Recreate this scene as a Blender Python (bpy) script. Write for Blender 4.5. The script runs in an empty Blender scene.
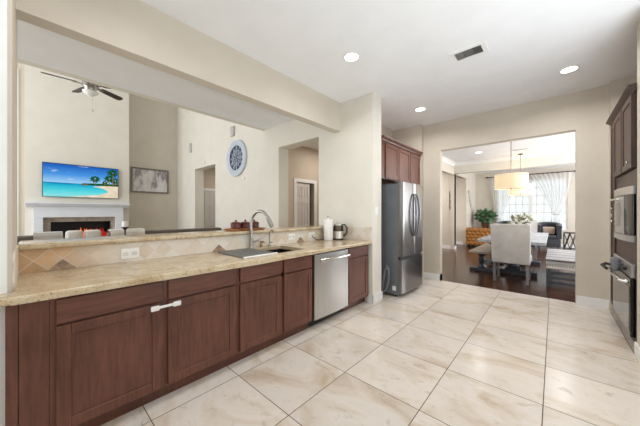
import bpy, bmesh, math, random
from mathutils import Vector, Matrix
S = bpy.context.scene
COL = S.collection
PI = math.pi
RNG = random.Random(7)

# ------------------------------------------------------------------ camera
cam_d = bpy.data.cameras.new('camera')
cam = bpy.data.objects.new('camera', cam_d)
COL.objects.link(cam)
cam.location = (0, 0, 1.313)
cam.rotation_euler = (PI/2, 0, 0.735)
cam_d.sensor_width = 36
cam_d.lens = 36*259.06/640
cam_d.shift_y = -0.4/640
cam_d.clip_start = 0.02
S.camera = cam

# ------------------------------------------------------------------ world, exposure
w = bpy.data.worlds.new('sky')
S.world = w
w.use_nodes = True
wn = w.node_tree.nodes
wn['Background'].inputs[0].default_value = (0.96, 0.98, 0.98, 1)
wn['Background'].inputs[1].default_value = 1.1
S.view_settings.view_transform = 'Standard'
S.view_settings.look = 'None'
S.view_settings.exposure = 0.26
S.view_settings.gamma = 1
S.view_settings.use_curve_mapping = False


def area(name, loc, rot, sx, sy, power, col=(1, 1, 1)):
    d = bpy.data.lights.new(name, 'AREA')
    d.shape = 'RECTANGLE'
    d.size, d.size_y, d.energy, d.color = sx, sy, power, col
    o = bpy.data.objects.new(name, d)
    o.location, o.rotation_euler = loc, rot
    COL.objects.link(o)
    return o


# added fill lamps out of view, plus daylight at the great room window
area('rear_ceiling_fill', (-0.4, -2.95, 1.0), (PI/2+1.4, 0, 0), 2.4, 1.2, 50, (0.86, 0.93, 1.0))  # added lamp behind the camera, tilted up to brighten the ceiling
area('side_ceiling_fill', (1.0, 1.95, 0.95), (PI/2+1.35, 0, PI/2), 2.4, 0.8, 56, (0.86, 0.93, 1.0))  # added upward lamp beside the camera, evens out the ceiling
area('great_room_window_daylight', (-6.9, -3.85, 2.7), (PI/2, 0, 0), 4.4, 4.2, 205, (0.93, 0.96, 1.0))
area('dining_fill_light', (2.9, 8.6, 1.7), (0, PI/2, 0), 2.2, 4.5, 230, (0.93, 0.96, 1.0))  # unseen fill lamp added to brighten the dining room
area('living_fill_light', (2.9, 12.2, 1.7), (0, PI/2, 0), 2.0, 2.0, 70, (0.93, 0.96, 1.0))  # unseen fill lamp added for the living area


# ------------------------------------------------------------------ materials
def lin(c):
    r = []
    for v in c:
        v /= 255.0
        r.append(v/12.92 if v <= 0.04045 else ((v+0.055)/1.055)**2.4)
    return (*r, 1)


class NT:
    def __init__(s, name):
        s.m = bpy.data.materials.new(name)
        s.m.use_nodes = True
        s.t = s.m.node_tree
        s.b = s.t.nodes['Principled BSDF']

    def n(s, typ, **kw):
        nd = s.t.nodes.new(typ)
        for k, v in kw.items():
            setattr(nd, k, v)
        return nd

    def l(s, a, b):
        s.t.links.new(a, b)

    def inp(s, nd, k, v):
        if hasattr(v, 'is_linked') or isinstance(v, bpy.types.NodeSocket):
            s.l(v, nd.inputs[k])
        else:
            nd.inputs[k].default_value = v

    def math(s, op, a, b=0.0, c=None):
        nd = s.n('ShaderNodeMath', operation=op)
        s.inp(nd, 0, a)
        s.inp(nd, 1, b)
        if c is not None:
            s.inp(nd, 2, c)
        return nd.outputs[0]

    def vmath(s, op, a, b=(0, 0, 0)):
        nd = s.n('ShaderNodeVectorMath', operation=op)
        s.inp(nd, 0, a)
        s.inp(nd, 1, b)
        return nd.outputs[0]

    def pos(s):
        return s.n('ShaderNodeNewGeometry').outputs['Position']

    def obj(s):
        return s.n('ShaderNodeTexCoord').outputs['Object']

    def noise(s, vec, scale, detail=4, rough=0.55, dist=0.0):
        nd = s.n('ShaderNodeTexNoise')
        s.inp(nd, 'Vector', vec)
        nd.inputs['Scale'].default_value = scale
        nd.inputs['Detail'].default_value = detail
        nd.inputs['Roughness'].default_value = rough
        nd.inputs['Distortion'].default_value = dist
        return nd.outputs['Fac']

    def ramp(s, fac, stops, interp='LINEAR'):
        nd = s.n('ShaderNodeValToRGB')
        nd.color_ramp.interpolation = interp
        els = nd.color_ramp.elements
        while len(els) < len(stops):
            els.new(0.5)
        for e, (p, c) in zip(els, stops):
            e.position = p
            e.color = lin(c) if len(c) == 3 else c
        s.inp(nd, 'Fac', fac)
        return nd.outputs['Color']

    def mix(s, fac, a, b):
        nd = s.n('ShaderNodeMix', data_type='RGBA')
        s.inp(nd, 0, fac)
        s.inp(nd, 6, a)
        s.inp(nd, 7, b)
        return nd.outputs[2]

    def bump(s, h, strength, dist=0.01):
        nd = s.n('ShaderNodeBump')
        nd.inputs['Strength'].default_value = strength
        nd.inputs['Distance'].default_value = dist
        s.l(h, nd.inputs['Height'])
        s.l(nd.outputs[0], s.b.inputs['Normal'])


def plain(name, c, rough=0.5, metal=0.0, var=0.06, scale=6.0, bump=0.0, spec=0.5, coat=0.0, stretch=(1, 1, 1), emit=None):
    t = NT(name)
    b = t.b
    v = t.vmath('MULTIPLY', t.obj(), stretch)
    nz = t.noise(v, scale, 3)
    lo = tuple(max(0, x*(1-var)) for x in c)
    hi = tuple(min(255, x*(1+var)) for x in c)
    t.l(t.ramp(nz, [(0.3, lo), (0.7, hi)]), b.inputs['Base Color'])
    b.inputs['Roughness'].default_value = rough
    b.inputs['Metallic'].default_value = metal
    b.inputs['Specular IOR Level'].default_value = spec
    b.inputs['Coat Weight'].default_value = coat
    if bump:
        t.bump(nz, bump)
    if emit:
        b.inputs['Emission Color'].default_value = lin(emit[0])
        b.inputs['Emission Strength'].default_value = emit[1]
    return t.m


def wood(name, dark, light, rough=0.35, axis=2, scale=9.0, spec=0.5):
    t = NT(name)
    st = [1.0, 1.0, 1.0]
    st[axis] = 0.10
    v = t.vmath('MULTIPLY', t.obj(), tuple(st))
    a = t.noise(v, scale*4, 5, 0.6, 0.6)
    c = t.noise(t.obj(), 2.2, 3)
    f = t.math('ADD', t.math('MULTIPLY', a, 0.6), t.math('MULTIPLY', c, 0.45))
    t.l(t.ramp(f, [(0.36, dark), (0.68, light)]), t.b.inputs['Base Color'])
    t.b.inputs['Roughness'].default_value = rough
    t.b.inputs['Specular IOR Level'].default_value = spec
    t.bump(a, 0.05, 0.003)
    return t.m


def tile_mat():
    t = NT('travertine_floor_tiles')
    s = 0.61
    p = t.vmath('SUBTRACT', t.pos(), (-0.056, 2.3287, 0))
    q = t.vmath('DIVIDE', p, (s, s, 1))
    cell = t.vmath('FLOOR', q)
    fr = t.vmath('FRACTION', q)
    sx = t.n('ShaderNodeSeparateXYZ')
    t.l(fr, sx.inputs[0])
    dx = t.math('ABSOLUTE', t.math('SUBTRACT', sx.outputs[0], 0.5))
    dy = t.math('ABSOLUTE', t.math('SUBTRACT', sx.outputs[1], 0.5))
    d = t.math('MAXIMUM', dx, dy)
    grout = t.math('GREATER_THAN', d, 0.5-0.0048)
    cs = t.n('ShaderNodeSeparateXYZ')
    t.l(cell, cs.inputs[0])
    cc = t.n('ShaderNodeCombineXYZ')
    t.l(cs.outputs[0], cc.inputs[0])
    t.l(cs.outputs[1], cc.inputs[1])
    wn_ = t.n('ShaderNodeTexWhiteNoise', noise_dimensions='2D')
    t.l(cc.outputs[0], wn_.inputs['Vector'])
    off = t.vmath('MULTIPLY', wn_.outputs['Color'], (13, 17, 9))
    pv = t.vmath('ADD', t.pos(), off)
    stv = t.vmath('MULTIPLY', pv, (1.0, 1.7, 1))
    n1 = t.noise(stv, 1.5, 6, 0.6, 0.9)
    n2 = t.noise(t.vmath('MULTIPLY', pv, (1.2, 2.0, 1)), 5.5, 7, 0.7, 1.2)
    n3 = t.noise(pv, 55, 3)
    base = t.ramp(n1, [(0.28, (192, 172, 147)), (0.42, (216, 203, 188)), (0.52, (224, 215, 206)), (0.62, (220, 210, 199)), (0.76, (200, 183, 162))])
    vein = t.ramp(n2, [(0.57, (0, 0, 0)), (0.76, (255, 255, 255))])
    c2 = t.mix(t.math('MULTIPLY', vein, 0.62), base, lin((150, 128, 100)))
    tint = t.math('MULTIPLY', t.math('SUBTRACT', wn_.outputs['Value'], 0.5), 0.16)
    hs = t.n('ShaderNodeHueSaturation')
    t.l(c2, hs.inputs['Color'])
    t.l(t.math('ADD', 1.0, tint), hs.inputs['Value'])
    pits = t.math('GREATER_THAN', n3, 0.78)
    c3 = t.mix(t.math('MULTIPLY', pits, 0.35), hs.outputs[0], lin((140, 115, 90)))
    fin = t.mix(grout, c3, lin((96, 76, 60)))
    t.l(fin, t.b.inputs['Base Color'])
    r = t.math('ADD', 0.10, t.math('MULTIPLY', n2, 0.20))
    t.l(t.math('ADD', r, t.math('MULTIPLY', grout, 0.4)), t.b.inputs['Roughness'])
    t.bump(t.math('SUBTRACT', 1.0, grout), 0.3, 0.002)
    return t.m


def plank_mat():
    t = NT('dark_wood_planks')
    p = t.pos()
    sp = t.n('ShaderNodeSeparateXYZ')
    t.l(p, sp.inputs[0])
    row = t.math('FLOOR', t.math('DIVIDE', sp.outputs[0], 0.12))
    w1 = t.n('ShaderNodeTexWhiteNoise', noise_dimensions='1D')
    t.l(row, w1.inputs['W'])
    y2 = t.math('ADD', t.math('DIVIDE', sp.outputs[1], 1.2), t.math('MULTIPLY', w1.outputs['Value'], 5))
    cell = t.math('FLOOR', y2)
    w2 = t.n('ShaderNodeTexWhiteNoise', noise_dimensions='2D')
    cb = t.n('ShaderNodeCombineXYZ')
    t.l(row, cb.inputs[0])
    t.l(cell, cb.inputs[1])
    t.l(cb.outputs[0], w2.inputs['Vector'])
    fx = t.math('ABSOLUTE', t.math('SUBTRACT', t.math('FRACT', t.math('DIVIDE', sp.outputs[0], 0.12)), 0.5))
    fy = t.math('ABSOLUTE', t.math('SUBTRACT', t.math('FRACT', y2), 0.5))
    gap = t.math('MAXIMUM', t.math('GREATER_THAN', fx, 0.482), t.math('GREATER_THAN', fy, 0.498))
    gr = t.noise(t.vmath('MULTIPLY', p, (14, 1.2, 1)), 4, 5, 0.6, 0.5)
    f = t.math('ADD', t.math('MULTIPLY', gr, 0.6), t.math('MULTIPLY', w2.outputs['Value'], 0.4))
    c = t.ramp(f, [(0.2, (46, 29, 22)), (0.8, (92, 60, 45))])
    t.l(t.mix(gap, c, lin((30, 18, 13))), t.b.inputs['Base Color'])
    t.b.inputs['Roughness'].default_value = 0.2
    t.b.inputs['Specular IOR Level'].default_value = 0.3
    t.bump(gr, 0.05, 0.002)
    return t.m


def granite_mat():
    t = NT('beige_granite')
    p = t.obj()
    n1 = t.noise(p, 7, 5, 0.6, 0.8)
    n2 = t.noise(p, 60, 4, 0.7)
    n3 = t.noise(p, 140, 2, 0.6)
    base = t.ramp(n1, [(0.25, (170, 140, 102)), (0.45, (198, 177, 144)), (0.62, (211, 195, 166)), (0.8, (182, 154, 115))])
    sp = t.ramp(n2, [(0.36, (255, 255, 255)), (0.43, (0, 0, 0))])
    c = t.mix(t.math('MULTIPLY', sp, 0.65), base, lin((116, 92, 72)))
    sp3 = t.math('GREATER_THAN', n3, 0.66)
    c = t.mix(t.math('MULTIPLY', sp3, 0.7), c, lin((235, 224, 204)))
    sp4 = t.math('LESS_THAN', n3, 0.33)
    c = t.mix(t.math('MULTIPLY', sp4, 0.6), c, lin((70, 56, 46)))
    t.l(c, t.b.inputs['Base Color'])
    t.b.inputs['Roughness'].default_value = 0.14
    return t.m


def backsplash_mat(horiz):
    # tumbled stone tiles laid on the diagonal
    t = NT('tumbled_stone_tile_' + 'xy'[horiz])
    sp = t.n('ShaderNodeSeparateXYZ')
    t.l(t.pos(), sp.inputs[0])
    u = sp.outputs[horiz]
    z = t.math('SUBTRACT', sp.outputs[2], 0.98)
    a = t.math('DIVIDE', t.math('ADD', u, z), 0.145)
    b = t.math('DIVIDE', t.math('SUBTRACT', u, z), 0.145)
    fa = t.math('ABSOLUTE', t.math('SUBTRACT', t.math('FRACT', a), 0.5))
    fb = t.math('ABSOLUTE', t.math('SUBTRACT', t.math('FRACT', b), 0.5))
    grout = t.math('GREATER_THAN', t.math('MAXIMUM', fa, fb), 0.472)
    cb = t.n('ShaderNodeCombineXYZ')
    t.l(t.math('FLOOR', a), cb.inputs[0])
    t.l(t.math('FLOOR', b), cb.inputs[1])
    wn_ = t.n('ShaderNodeTexWhiteNoise', noise_dimensions='2D')
    t.l(cb.outputs[0], wn_.inputs['Vector'])
    n = t.noise(t.pos(), 14, 5, 0.6, 0.5)
    f = t.math('ADD', t.math('MULTIPLY', wn_.outputs['Value'], 0.55), t.math('MULTIPLY', n, 0.5))
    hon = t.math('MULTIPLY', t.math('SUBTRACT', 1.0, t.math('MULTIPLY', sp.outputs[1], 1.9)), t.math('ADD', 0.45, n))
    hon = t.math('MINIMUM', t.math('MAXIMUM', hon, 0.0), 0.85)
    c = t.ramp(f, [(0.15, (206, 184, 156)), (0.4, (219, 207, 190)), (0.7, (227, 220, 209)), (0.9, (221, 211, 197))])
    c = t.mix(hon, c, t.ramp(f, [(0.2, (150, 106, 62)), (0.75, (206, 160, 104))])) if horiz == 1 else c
    t.l(t.mix(t.math('MULTIPLY', grout, 0.6), c, lin((212, 202, 187))), t.b.inputs['Base Color'])
    t.b.inputs['Roughness'].default_value = 0.42
    t.bump(n, 0.12, 0.004)
    return t.m


def steel_mat(name, c=(200, 200, 200), rough=0.28, axis=2, amt=0.10):
    t = NT(name)
    st = [60.0, 60.0, 60.0]
    st[axis] = 0.6
    v = t.vmath('MULTIPLY', t.obj(), tuple(st))
    n = t.noise(v, 3, 3)
    t.l(t.ramp(n, [(0.3, tuple(x*0.93 for x in c)), (0.7, c)]), t.b.inputs['Base Color'])
    t.b.inputs['Metallic'].default_value = 1
    t.l(t.math('ADD', rough-amt/2, t.math('MULTIPLY', n, amt)), t.b.inputs['Roughness'])
    return t.m


def fabric_mat(name, c, scale=260):
    t = NT(name)
    n = t.noise(t.obj(), scale, 2)
    n2 = t.noise(t.obj(), 5, 3)
    f = t.math('ADD', t.math('MULTIPLY', n, 0.5), t.math('MULTIPLY', n2, 0.5))
    t.l(t.ramp(f, [(0.3, tuple(x*0.88 for x in c)), (0.7, tuple(min(255, x*1.08) for x in c))]), t.b.inputs['Base Color'])
    t.b.inputs['Roughness'].default_value = 0.9
    t.b.inputs['Sheen Weight'].default_value = 0.2
    t.bump(n, 0.15, 0.002)
    return t.m


def sheer_mat():
    t = NT('sheer_white_voile')
    out = t.t.nodes['Material Output']
    d = t.n('ShaderNodeBsdfDiffuse')
    d.inputs[0].default_value = lin((245, 246, 246))
    tl = t.n('ShaderNodeBsdfTranslucent')
    tl.inputs[0].default_value = lin((245, 246, 246))
    tr = t.n('ShaderNodeBsdfTransparent')
    m1 = t.n('ShaderNodeMixShader')
    m2 = t.n('ShaderNodeMixShader')
    t.l(d.outputs[0], m1.inputs[1])
    t.l(tl.outputs[0], m1.inputs[2])
    m1.inputs[0].default_value = 0.5
    n = t.noise(t.vmath('MULTIPLY', t.obj(), (30, 30, 1)), 2, 2)
    t.l(t.math('ADD', 0.22, t.math('MULTIPLY', n, 0.42)), m2.inputs[0])
    t.l(tr.outputs[0], m2.inputs[1])
    t.l(m1.outputs[0], m2.inputs[2])
    t.l(m2.outputs[0], out.inputs[0])
    return t.m


def glass_mat(name, c=(246, 248, 248), alpha=0.25):
    t = NT(name)
    out = t.t.nodes['Material Output']
    g = t.n('ShaderNodeBsdfGlossy')
    g.inputs[1].default_value = 0.05
    tr = t.n('ShaderNodeBsdfTransparent')
    nz = t.noise(t.obj(), 1.5, 2)
    t.l(t.ramp(nz, [(0.3, tuple(x*0.97 for x in c)), (0.7, c)]), tr.inputs[0])
    fr = t.n('ShaderNodeFresnel')
    mx = t.n('ShaderNodeMixShader')
    t.l(fr.outputs[0], mx.inputs[0])
    t.l(tr.outputs[0], mx.inputs[1])
    t.l(g.outputs[0], mx.inputs[2])
    t.l(mx.outputs[0], out.inputs[0])
    return t.m


def shade_mat():
    t = NT('lit_linen_drum_shade')
    n = t.noise(t.vmath('MULTIPLY', t.obj(), (1, 1, 6)), 30, 3)
    t.l(t.ramp(n, [(0.3, (236, 220, 190)), (0.7, (250, 238, 214))]), t.b.inputs['Base Color'])
    t.b.inputs['Roughness'].default_value = 0.9
    t.b.inputs['Emission Color'].default_value = lin((255, 226, 178))
    t.b.inputs['Emission Strength'].default_value = 0.32
    return t.m


M = {}
M['wall'] = plain('beige_wall_paint', (211, 202, 188), 0.75, var=0.012, scale=3, spec=0.25)
M['wall_cream'] = plain('cream_wall_paint', (230, 225, 214), 0.75, var=0.012, scale=3, spec=0.25)
M['wall_hall'] = plain('hall_wall_paint', (206, 192, 174), 0.75, var=0.012, scale=3, spec=0.25)
M['ceil'] = plain('white_ceiling_paint', (241, 242, 243), 0.85, var=0.01, scale=3, spec=0.2)
M['trim'] = plain('white_trim_paint', (240, 240, 238), 0.4, var=0.01)
M['tile'] = tile_mat()
M['plank'] = plank_mat()
M['granite'] = granite_mat()
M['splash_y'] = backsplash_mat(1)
M['splash_x'] = backsplash_mat(0)
M['accent'] = plain('brown_accent_stone', (150, 126, 104), 0.4, var=0.2, scale=30)
M['cab'] = wood('cherry_cabinet_wood', (80, 46, 35), (121, 75, 58), 0.38)
M['cab_h'] = wood('cherry_cabinet_wood_across', (80, 46, 35), (121, 75, 58), 0.38, axis=1)
M['cab_dark'] = plain('shadowed_cabinet_interior', (46, 26, 20), 0.6)
M['steel'] = steel_mat('brushed_stainless', (205, 204, 202), 0.3)
M['steel_b'] = steel_mat('fridge_stainless', (134, 132, 131), 0.25)
M['steel_dark'] = plain('dark_steel_bar', (132, 134, 140), 0.22, 1.0, var=0.03)
M['chrome'] = plain('polished_chrome', (225, 225, 225), 0.12, 1.0, var=0.02)
M['nickel'] = plain('brushed_nickel', (158, 155, 150), 0.27, 1.0, var=0.03)
M['nickel_pale'] = plain('satin_kettle_steel', (214, 210, 204), 0.42, 0.85, var=0.03)
M['bronze'] = plain('warm_bronze_metal', (150, 122, 92), 0.3, 1.0, var=0.05)
M['grey_side'] = plain('grey_painted_steel', (118, 122, 128), 0.45, 0.2, var=0.03)
M['black'] = plain('black_plastic', (24, 24, 26), 0.4, var=0.1)
M['black_gloss'] = plain('black_glass', (10, 10, 12), 0.08, var=0.1)
M['dark_metal'] = plain('dark_bronze_metal', (52, 44, 40), 0.4, 0.6, var=0.1)
M['white'] = plain('white_plastic', (242, 241, 238), 0.4, var=0.01)
M['paper'] = plain('white_paper', (244, 243, 240), 0.9, var=0.015, scale=40, bump=0.2)
M['slot'] = plain('outlet_slots', (212, 210, 205), 0.5)
M['mat_grey'] = plain('grey_roll_mat', (112, 112, 110), 0.45, var=0.12, scale=40)
M['maroon'] = plain('maroon_glazed_ceramic', (98, 46, 42), 0.3, var=0.12, scale=8)
M['acacia'] = wood('warm_acacia_wood', (126, 74, 38), (190, 128, 72), 0.5, axis=1)
M['clock_rim'] = plain('pale_blue_grey_wood', (196, 206, 216), 0.6, var=0.05, scale=20)
M['clock_face'] = plain('slate_blue_face', (66, 76, 106), 0.6, var=0.18, scale=24)
M['frame_grey'] = wood('weathered_grey_frame', (104, 96, 90), (140, 132, 124), 0.6)
M['firebox'] = plain('black_firebox', (16, 16, 18), 0.35, var=0.1)
M['stone'] = plain('taupe_fireplace_stone', (172, 160, 146), 0.5, var=0.12, scale=9)
M['mantel'] = plain('white_mantel_paint', (232, 236, 244), 0.45, var=0.01)
M['flame_red'] = plain('red_flame', (120, 22, 12), 0.6, emit=((170, 30, 14), 0.6))
M['flame'] = plain('orange_flame', (230, 110, 30), 0.6, emit=((255, 120, 30), 0.9))
M['sofa'] = fabric_mat('taupe_sofa_fabric', (98, 86, 78))
M['throw'] = fabric_mat('ivory_knit_throw', (226, 221, 212), 90)
M['stripe'] = fabric_mat('pale_grey_cushion', (196, 192, 186), 90)
M['chair_fab'] = fabric_mat('grey_linen', (200, 196, 192))
M['seat_fab'] = fabric_mat('pale_grey_upholstery', (184, 182, 180))
M['bench_fab'] = fabric_mat('silver_grey_velvet', (160, 158, 158))
M['groove_shade'] = fabric_mat('dark_groove_shade', (96, 96, 98))  # shade of the bench grooves put into a dark colour
M['leg_grey'] = wood('grey_washed_wood', (96, 94, 94), (140, 138, 138), 0.5)
M['table_top'] = wood('pale_grey_table_top', (150, 152, 158), (190, 192, 198), 0.22, axis=1)
M['slate_wood'] = wood('slate_painted_wood', (52, 56, 64), (84, 90, 100), 0.4, axis=1)
M['bench_top'] = wood('weathered_bench_plank', (122, 108, 96), (176, 160, 144), 0.4, axis=1)
M['leather'] = plain('tan_tufted_leather', (168, 112, 52), 0.42, var=0.10, scale=10)
M['dark_fab'] = fabric_mat('charcoal_velvet', (54, 56, 62))
M['blush'] = fabric_mat('blush_cushion', (212, 188, 170))
M['stud'] = plain('antique_nailheads', (86, 80, 74), 0.3, 1.0)
M['leaf'] = plain('green_leaf', (84, 116, 84), 0.5, var=0.35, scale=12)
M['leaf_pale'] = plain('sage_leaf', (150, 150, 120), 0.6, var=0.25, scale=12)
M['flower'] = plain('white_petals', (232, 232, 238), 0.7, var=0.05)
M['pot'] = plain('brown_pot', (104, 72, 58), 0.6, var=0.15)
M['bark'] = plain('brown_stem', (104, 80, 60), 0.8, var=0.2)
M['art_silver'] = plain('silver_leaf_metal', (204, 200, 192), 0.5, 0.15, var=0.05)
M['door_grey'] = plain('grey_white_door_paint', (214, 210, 206), 0.45, var=0.01)
M['door_dark'] = wood('dark_walnut_door', (58, 34, 26), (92, 56, 42), 0.4)
M['light_on'] = plain('lit_lamp_diffuser', (255, 252, 244), 0.6, var=0.0, emit=((255, 250, 240), 6.0))
M['shade'] = shade_mat()
M['sheer'] = sheer_mat()
M['glass'] = glass_mat('window_glass')
M['kettle_glass'] = glass_mat('smoked_kettle_glass', (206, 200, 194))
M['cab_r'] = wood('walnut_tall_cabinet_wood', (52, 36, 30), (88, 64, 53), 0.5)
M['mirror_glass'] = plain('oven_door_glass', (120, 117, 114), 0.06, 0.9, var=0.02)
M['carpet'] = plain('beige_carpet', (196, 184, 166), 0.95, var=0.06, scale=60)
M['vent_dark'] = plain('grey_vent_duct', (48, 48, 48), 0.6)
M['louvre'] = plain('grey_louvre_metal', (128, 128, 126), 0.5, var=0.04)
M['fan_glass'] = plain('frosted_glass_bowl', (236, 236, 232), 0.3, var=0.01)
M['fan_blade'] = wood('espresso_fan_blade', (42, 30, 24), (70, 52, 42), 0.4, axis=0)


# ------------------------------------------------------------------ mesh helpers
def rot_to(axis):
    return axis.to_track_quat('Z', 'Y').to_matrix().to_4x4()


class MB:
    def __init__(s):
        s.bm = bmesh.new()

    def box(s, x0, x1, y0, y1, z0, z1, bev=0.0, seg=2, mat=None):
        r = bmesh.ops.create_cube(s.bm, size=1.0)
        vs = r['verts']
        sx, sy, sz = x1-x0, y1-y0, z1-z0
        for v in vs:
            v.co = Vector(((x0+x1)/2+v.co.x*sx, (y0+y1)/2+v.co.y*sy, (z0+z1)/2+v.co.z*sz))
            if mat:
                v.co = mat @ v.co
        if bev:
            es = list({e for v in vs for e in v.link_edges})
            bmesh.ops.bevel(s.bm, geom=es, offset=min(bev, abs(sx)*.45, abs(sy)*.45, abs(sz)*.45), segments=seg, affect='EDGES', profile=0.5)
        return s

    def tube(s, pts, r, seg=10, cap=True):
        pts = [Vector(p) for p in pts]
        n = len(pts)
        rs = r if isinstance(r, (list, tuple)) else [r]*n
        rings = []
        up = None
        for i, p in enumerate(pts):
            a = pts[max(i-1, 0)]
            b = pts[min(i+1, n-1)]
            t = (b-a).normalized()
            if up is None:
                up = t.orthogonal().normalized()
            up = (up - t*up.dot(t)).normalized()
            sd = t.cross(up)
            rings.append([s.bm.verts.new(p+(up*math.cos(2*PI*k/seg)+sd*math.sin(2*PI*k/seg))*rs[i]) for k in range(seg)])
        for i in range(n-1):
            for k in range(seg):
                s.bm.faces.new((rings[i][k], rings[i][(k+1) % seg], rings[i+1][(k+1) % seg], rings[i+1][k]))
        if cap:
            s.bm.faces.new(rings[0][::-1])
            s.bm.faces.new(rings[-1])
        return s

    def lathe(s, prof, c=(0, 0, 0), seg=24, axis=(0, 0, 1), cap=True):
        c = Vector(c)
        R = rot_to(Vector(axis))
        rings = []
        for r, z in prof:
            rings.append([s.bm.verts.new(c+R @ Vector((max(r, 1e-4)*math.cos(2*PI*k/seg), max(r, 1e-4)*math.sin(2*PI*k/seg), z))) for k in range(seg)])
        for i in range(len(prof)-1):
            for k in range(seg):
                s.bm.faces.new((rings[i][k], rings[i][(k+1) % seg], rings[i+1][(k+1) % seg], rings[i+1][k]))
        if cap:
            s.bm.faces.new(rings[0][::-1])
            s.bm.faces.new(rings[-1])
        return s

    def quad(s, *p):
        s.bm.faces.new([s.bm.verts.new(q) for q in p])
        return s

    def prism(s, poly, f, d0, d1):
        """poly of 2-D points; f(a, b, d) -> 3-D point; extruded from d0 to d1"""
        A = [s.bm.verts.new(f(a, b, d0)) for a, b in poly]
        B = [s.bm.verts.new(f(a, b, d1)) for a, b in poly]
        n = len(poly)
        s.bm.faces.new(A[::-1])
        s.bm.faces.new(B)
        for i in range(n):
            s.bm.faces.new((A[i], A[(i+1) % n], B[(i+1) % n], B[i]))
        return s

    def wall(s, f, u0, u1, v0, v1, d0, d1, holes=()):
        """slab with rectangular holes; f(u, v, d) -> 3-D point"""
        us = sorted({u0, u1, *[h[0] for h in holes], *[h[1] for h in holes]})
        vs = sorted({v0, v1, *[h[2] for h in holes], *[h[3] for h in holes]})
        us = [u for u in us if u0 <= u <= u1]
        vs = [v for v in vs if v0 <= v <= v1]

        def solid(i, j):
            if not (0 <= i < len(us)-1 and 0 <= j < len(vs)-1):
                return False
            cu, cv = (us[i]+us[i+1])/2, (vs[j]+vs[j+1])/2
            return not any(h[0] < cu < h[1] and h[2] < cv < h[3] for h in holes)
        for i in range(len(us)-1):
            for j in range(len(vs)-1):
                if not solid(i, j):
                    continue
                a, b, c, d = us[i], us[i+1], vs[j], vs[j+1]
                for dd in (d0, d1):
                    s.quad(f(a, c, dd), f(b, c, dd), f(b, d, dd), f(a, d, dd))
                if not solid(i-1, j):
                    s.quad(f(a, c, d0), f(a, d, d0), f(a, d, d1), f(a, c, d1))
                if not solid(i+1, j):
                    s.quad(f(b, c, d0), f(b, d, d0), f(b, d, d1), f(b, c, d1))
                if not solid(i, j-1):
                    s.quad(f(a, c, d0), f(b, c, d0), f(b, c, d1), f(a, c, d1))
                if not solid(i, j+1):
                    s.quad(f(a, d, d0), f(b, d, d0), f(b, d, d1), f(a, d, d1))
        bmesh.ops.remove_doubles(s.bm, verts=s.bm.verts, dist=1e-5)
        return s

    def build(s, name, mat, parent=None, smooth=False, origin=None):
        bmesh.ops.recalc_face_normals(s.bm, faces=s.bm.faces)
        me = bpy.data.meshes.new(name)
        o = bpy.data.objects.new(name, me)
        COL.objects.link(o)
        if parent is not None:
            org = WL[parent.name]
        else:
            cs = [v.co for v in s.bm.verts]
            lo = Vector([min(c[i] for c in cs) for i in range(3)])
            hi = Vector([max(c[i] for c in cs) for i in range(3)])
            org = Vector(((lo.x+hi.x)/2, (lo.y+hi.y)/2, lo.z))
            o.location = org
        for v in s.bm.verts:
            v.co -= org
        s.bm.to_mesh(me)
        s.bm.free()
        mats = mat if isinstance(mat, (list, tuple)) else [mat]
        for m in mats:
            me.materials.append(m)
        if smooth:
            for p in me.polygons:
                p.use_smooth = True
            try:
                me.set_sharp_from_angle(angle=math.radians(40))
            except Exception:
                pass
        if parent is not None:
            o.parent = parent
        WL[o.name] = org.copy()
        return o


WL = {}
MX = lambda f: (lambda u, v, d: f(u, v, d))
XW = lambda u, v, d: (d, u, v)      # wall in a plane x = d, u along y
YW = lambda u, v, d: (u, d, v)      # wall in a plane y = d, u along x
ZW = lambda u, v, d: (u, v, d)


def B(*a, **k):
    return MB().box(*a, **k)


def thing(name, label, cat, loc, group=None):
    o = bpy.data.objects.new(name, None)
    o.empty_display_size = 0.1
    COL.objects.link(o)
    o.location = loc
    WL[o.name] = Vector(loc)
    return tag(o, label, cat, group)


def tag(o, label, cat, group=None):
    o['label'] = label
    o['category'] = cat
    if group:
        o['group'] = group
    return o


def struct(mb, name, mat, smooth=False, label=None):
    o = mb.build(name, mat, smooth=smooth)
    o['kind'] = 'structure'
    if label:
        o['label'] = label
    return o


def kids(o):
    return list(o.children)


def dup(root, loc, rz=None, label=None):
    r = root.copy()
    COL.objects.link(r)
    r.location = loc
    if rz is not None:
        r.rotation_euler = (0, 0, rz)
    if label:
        r['label'] = label
    for ch in kids(root):
        c = ch.copy()
        COL.objects.link(c)
        c.parent = r
        for g in kids(ch):
            d = g.copy()
            COL.objects.link(d)
            d.parent = c
    return r


# ------------------------------------------------------------------ setting: kitchen shell
CZ = 3.057
YF = 3.286          # plane of the wall with the two doorways
struct(MB().box(-2.65, 1.35, -3.5, 5.30, -0.1, 0), 'floor', M['tile'])
struct(MB().box(-6.0, 3.1, 5.30, 13.7, -0.1, 0), 'floor_dining', M['plank'])
struct(MB().box(-9.7, -2.65, -4.0, 5.30, -0.1, 0), 'floor_great_room', M['carpet'])
struct(MB().box(-4.5, 1.35, -4.0, 5.32, CZ, CZ+0.12), 'ceiling', M['ceil'])
struct(MB().box(-9.9, -4.5, -4.1, 3.4, 5.3, 5.4), 'ceiling_great_room', M['ceil'])
struct(MB().box(-4.62, -4.5, -4.0, YF, CZ, 5.3), 'wall_upper', M['wall_cream'])
struct(MB().wall(YW, -9.9, -1.948, 0, 5.3, YF, YF+0.258,
                 [(-4.086, -3.0, -1, 2.616), (-8.08, -6.767, -1, 2.625), (-9.105, -8.69, 4.5, 5.1)]), 'wall_far', M['wall_cream'])
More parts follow.
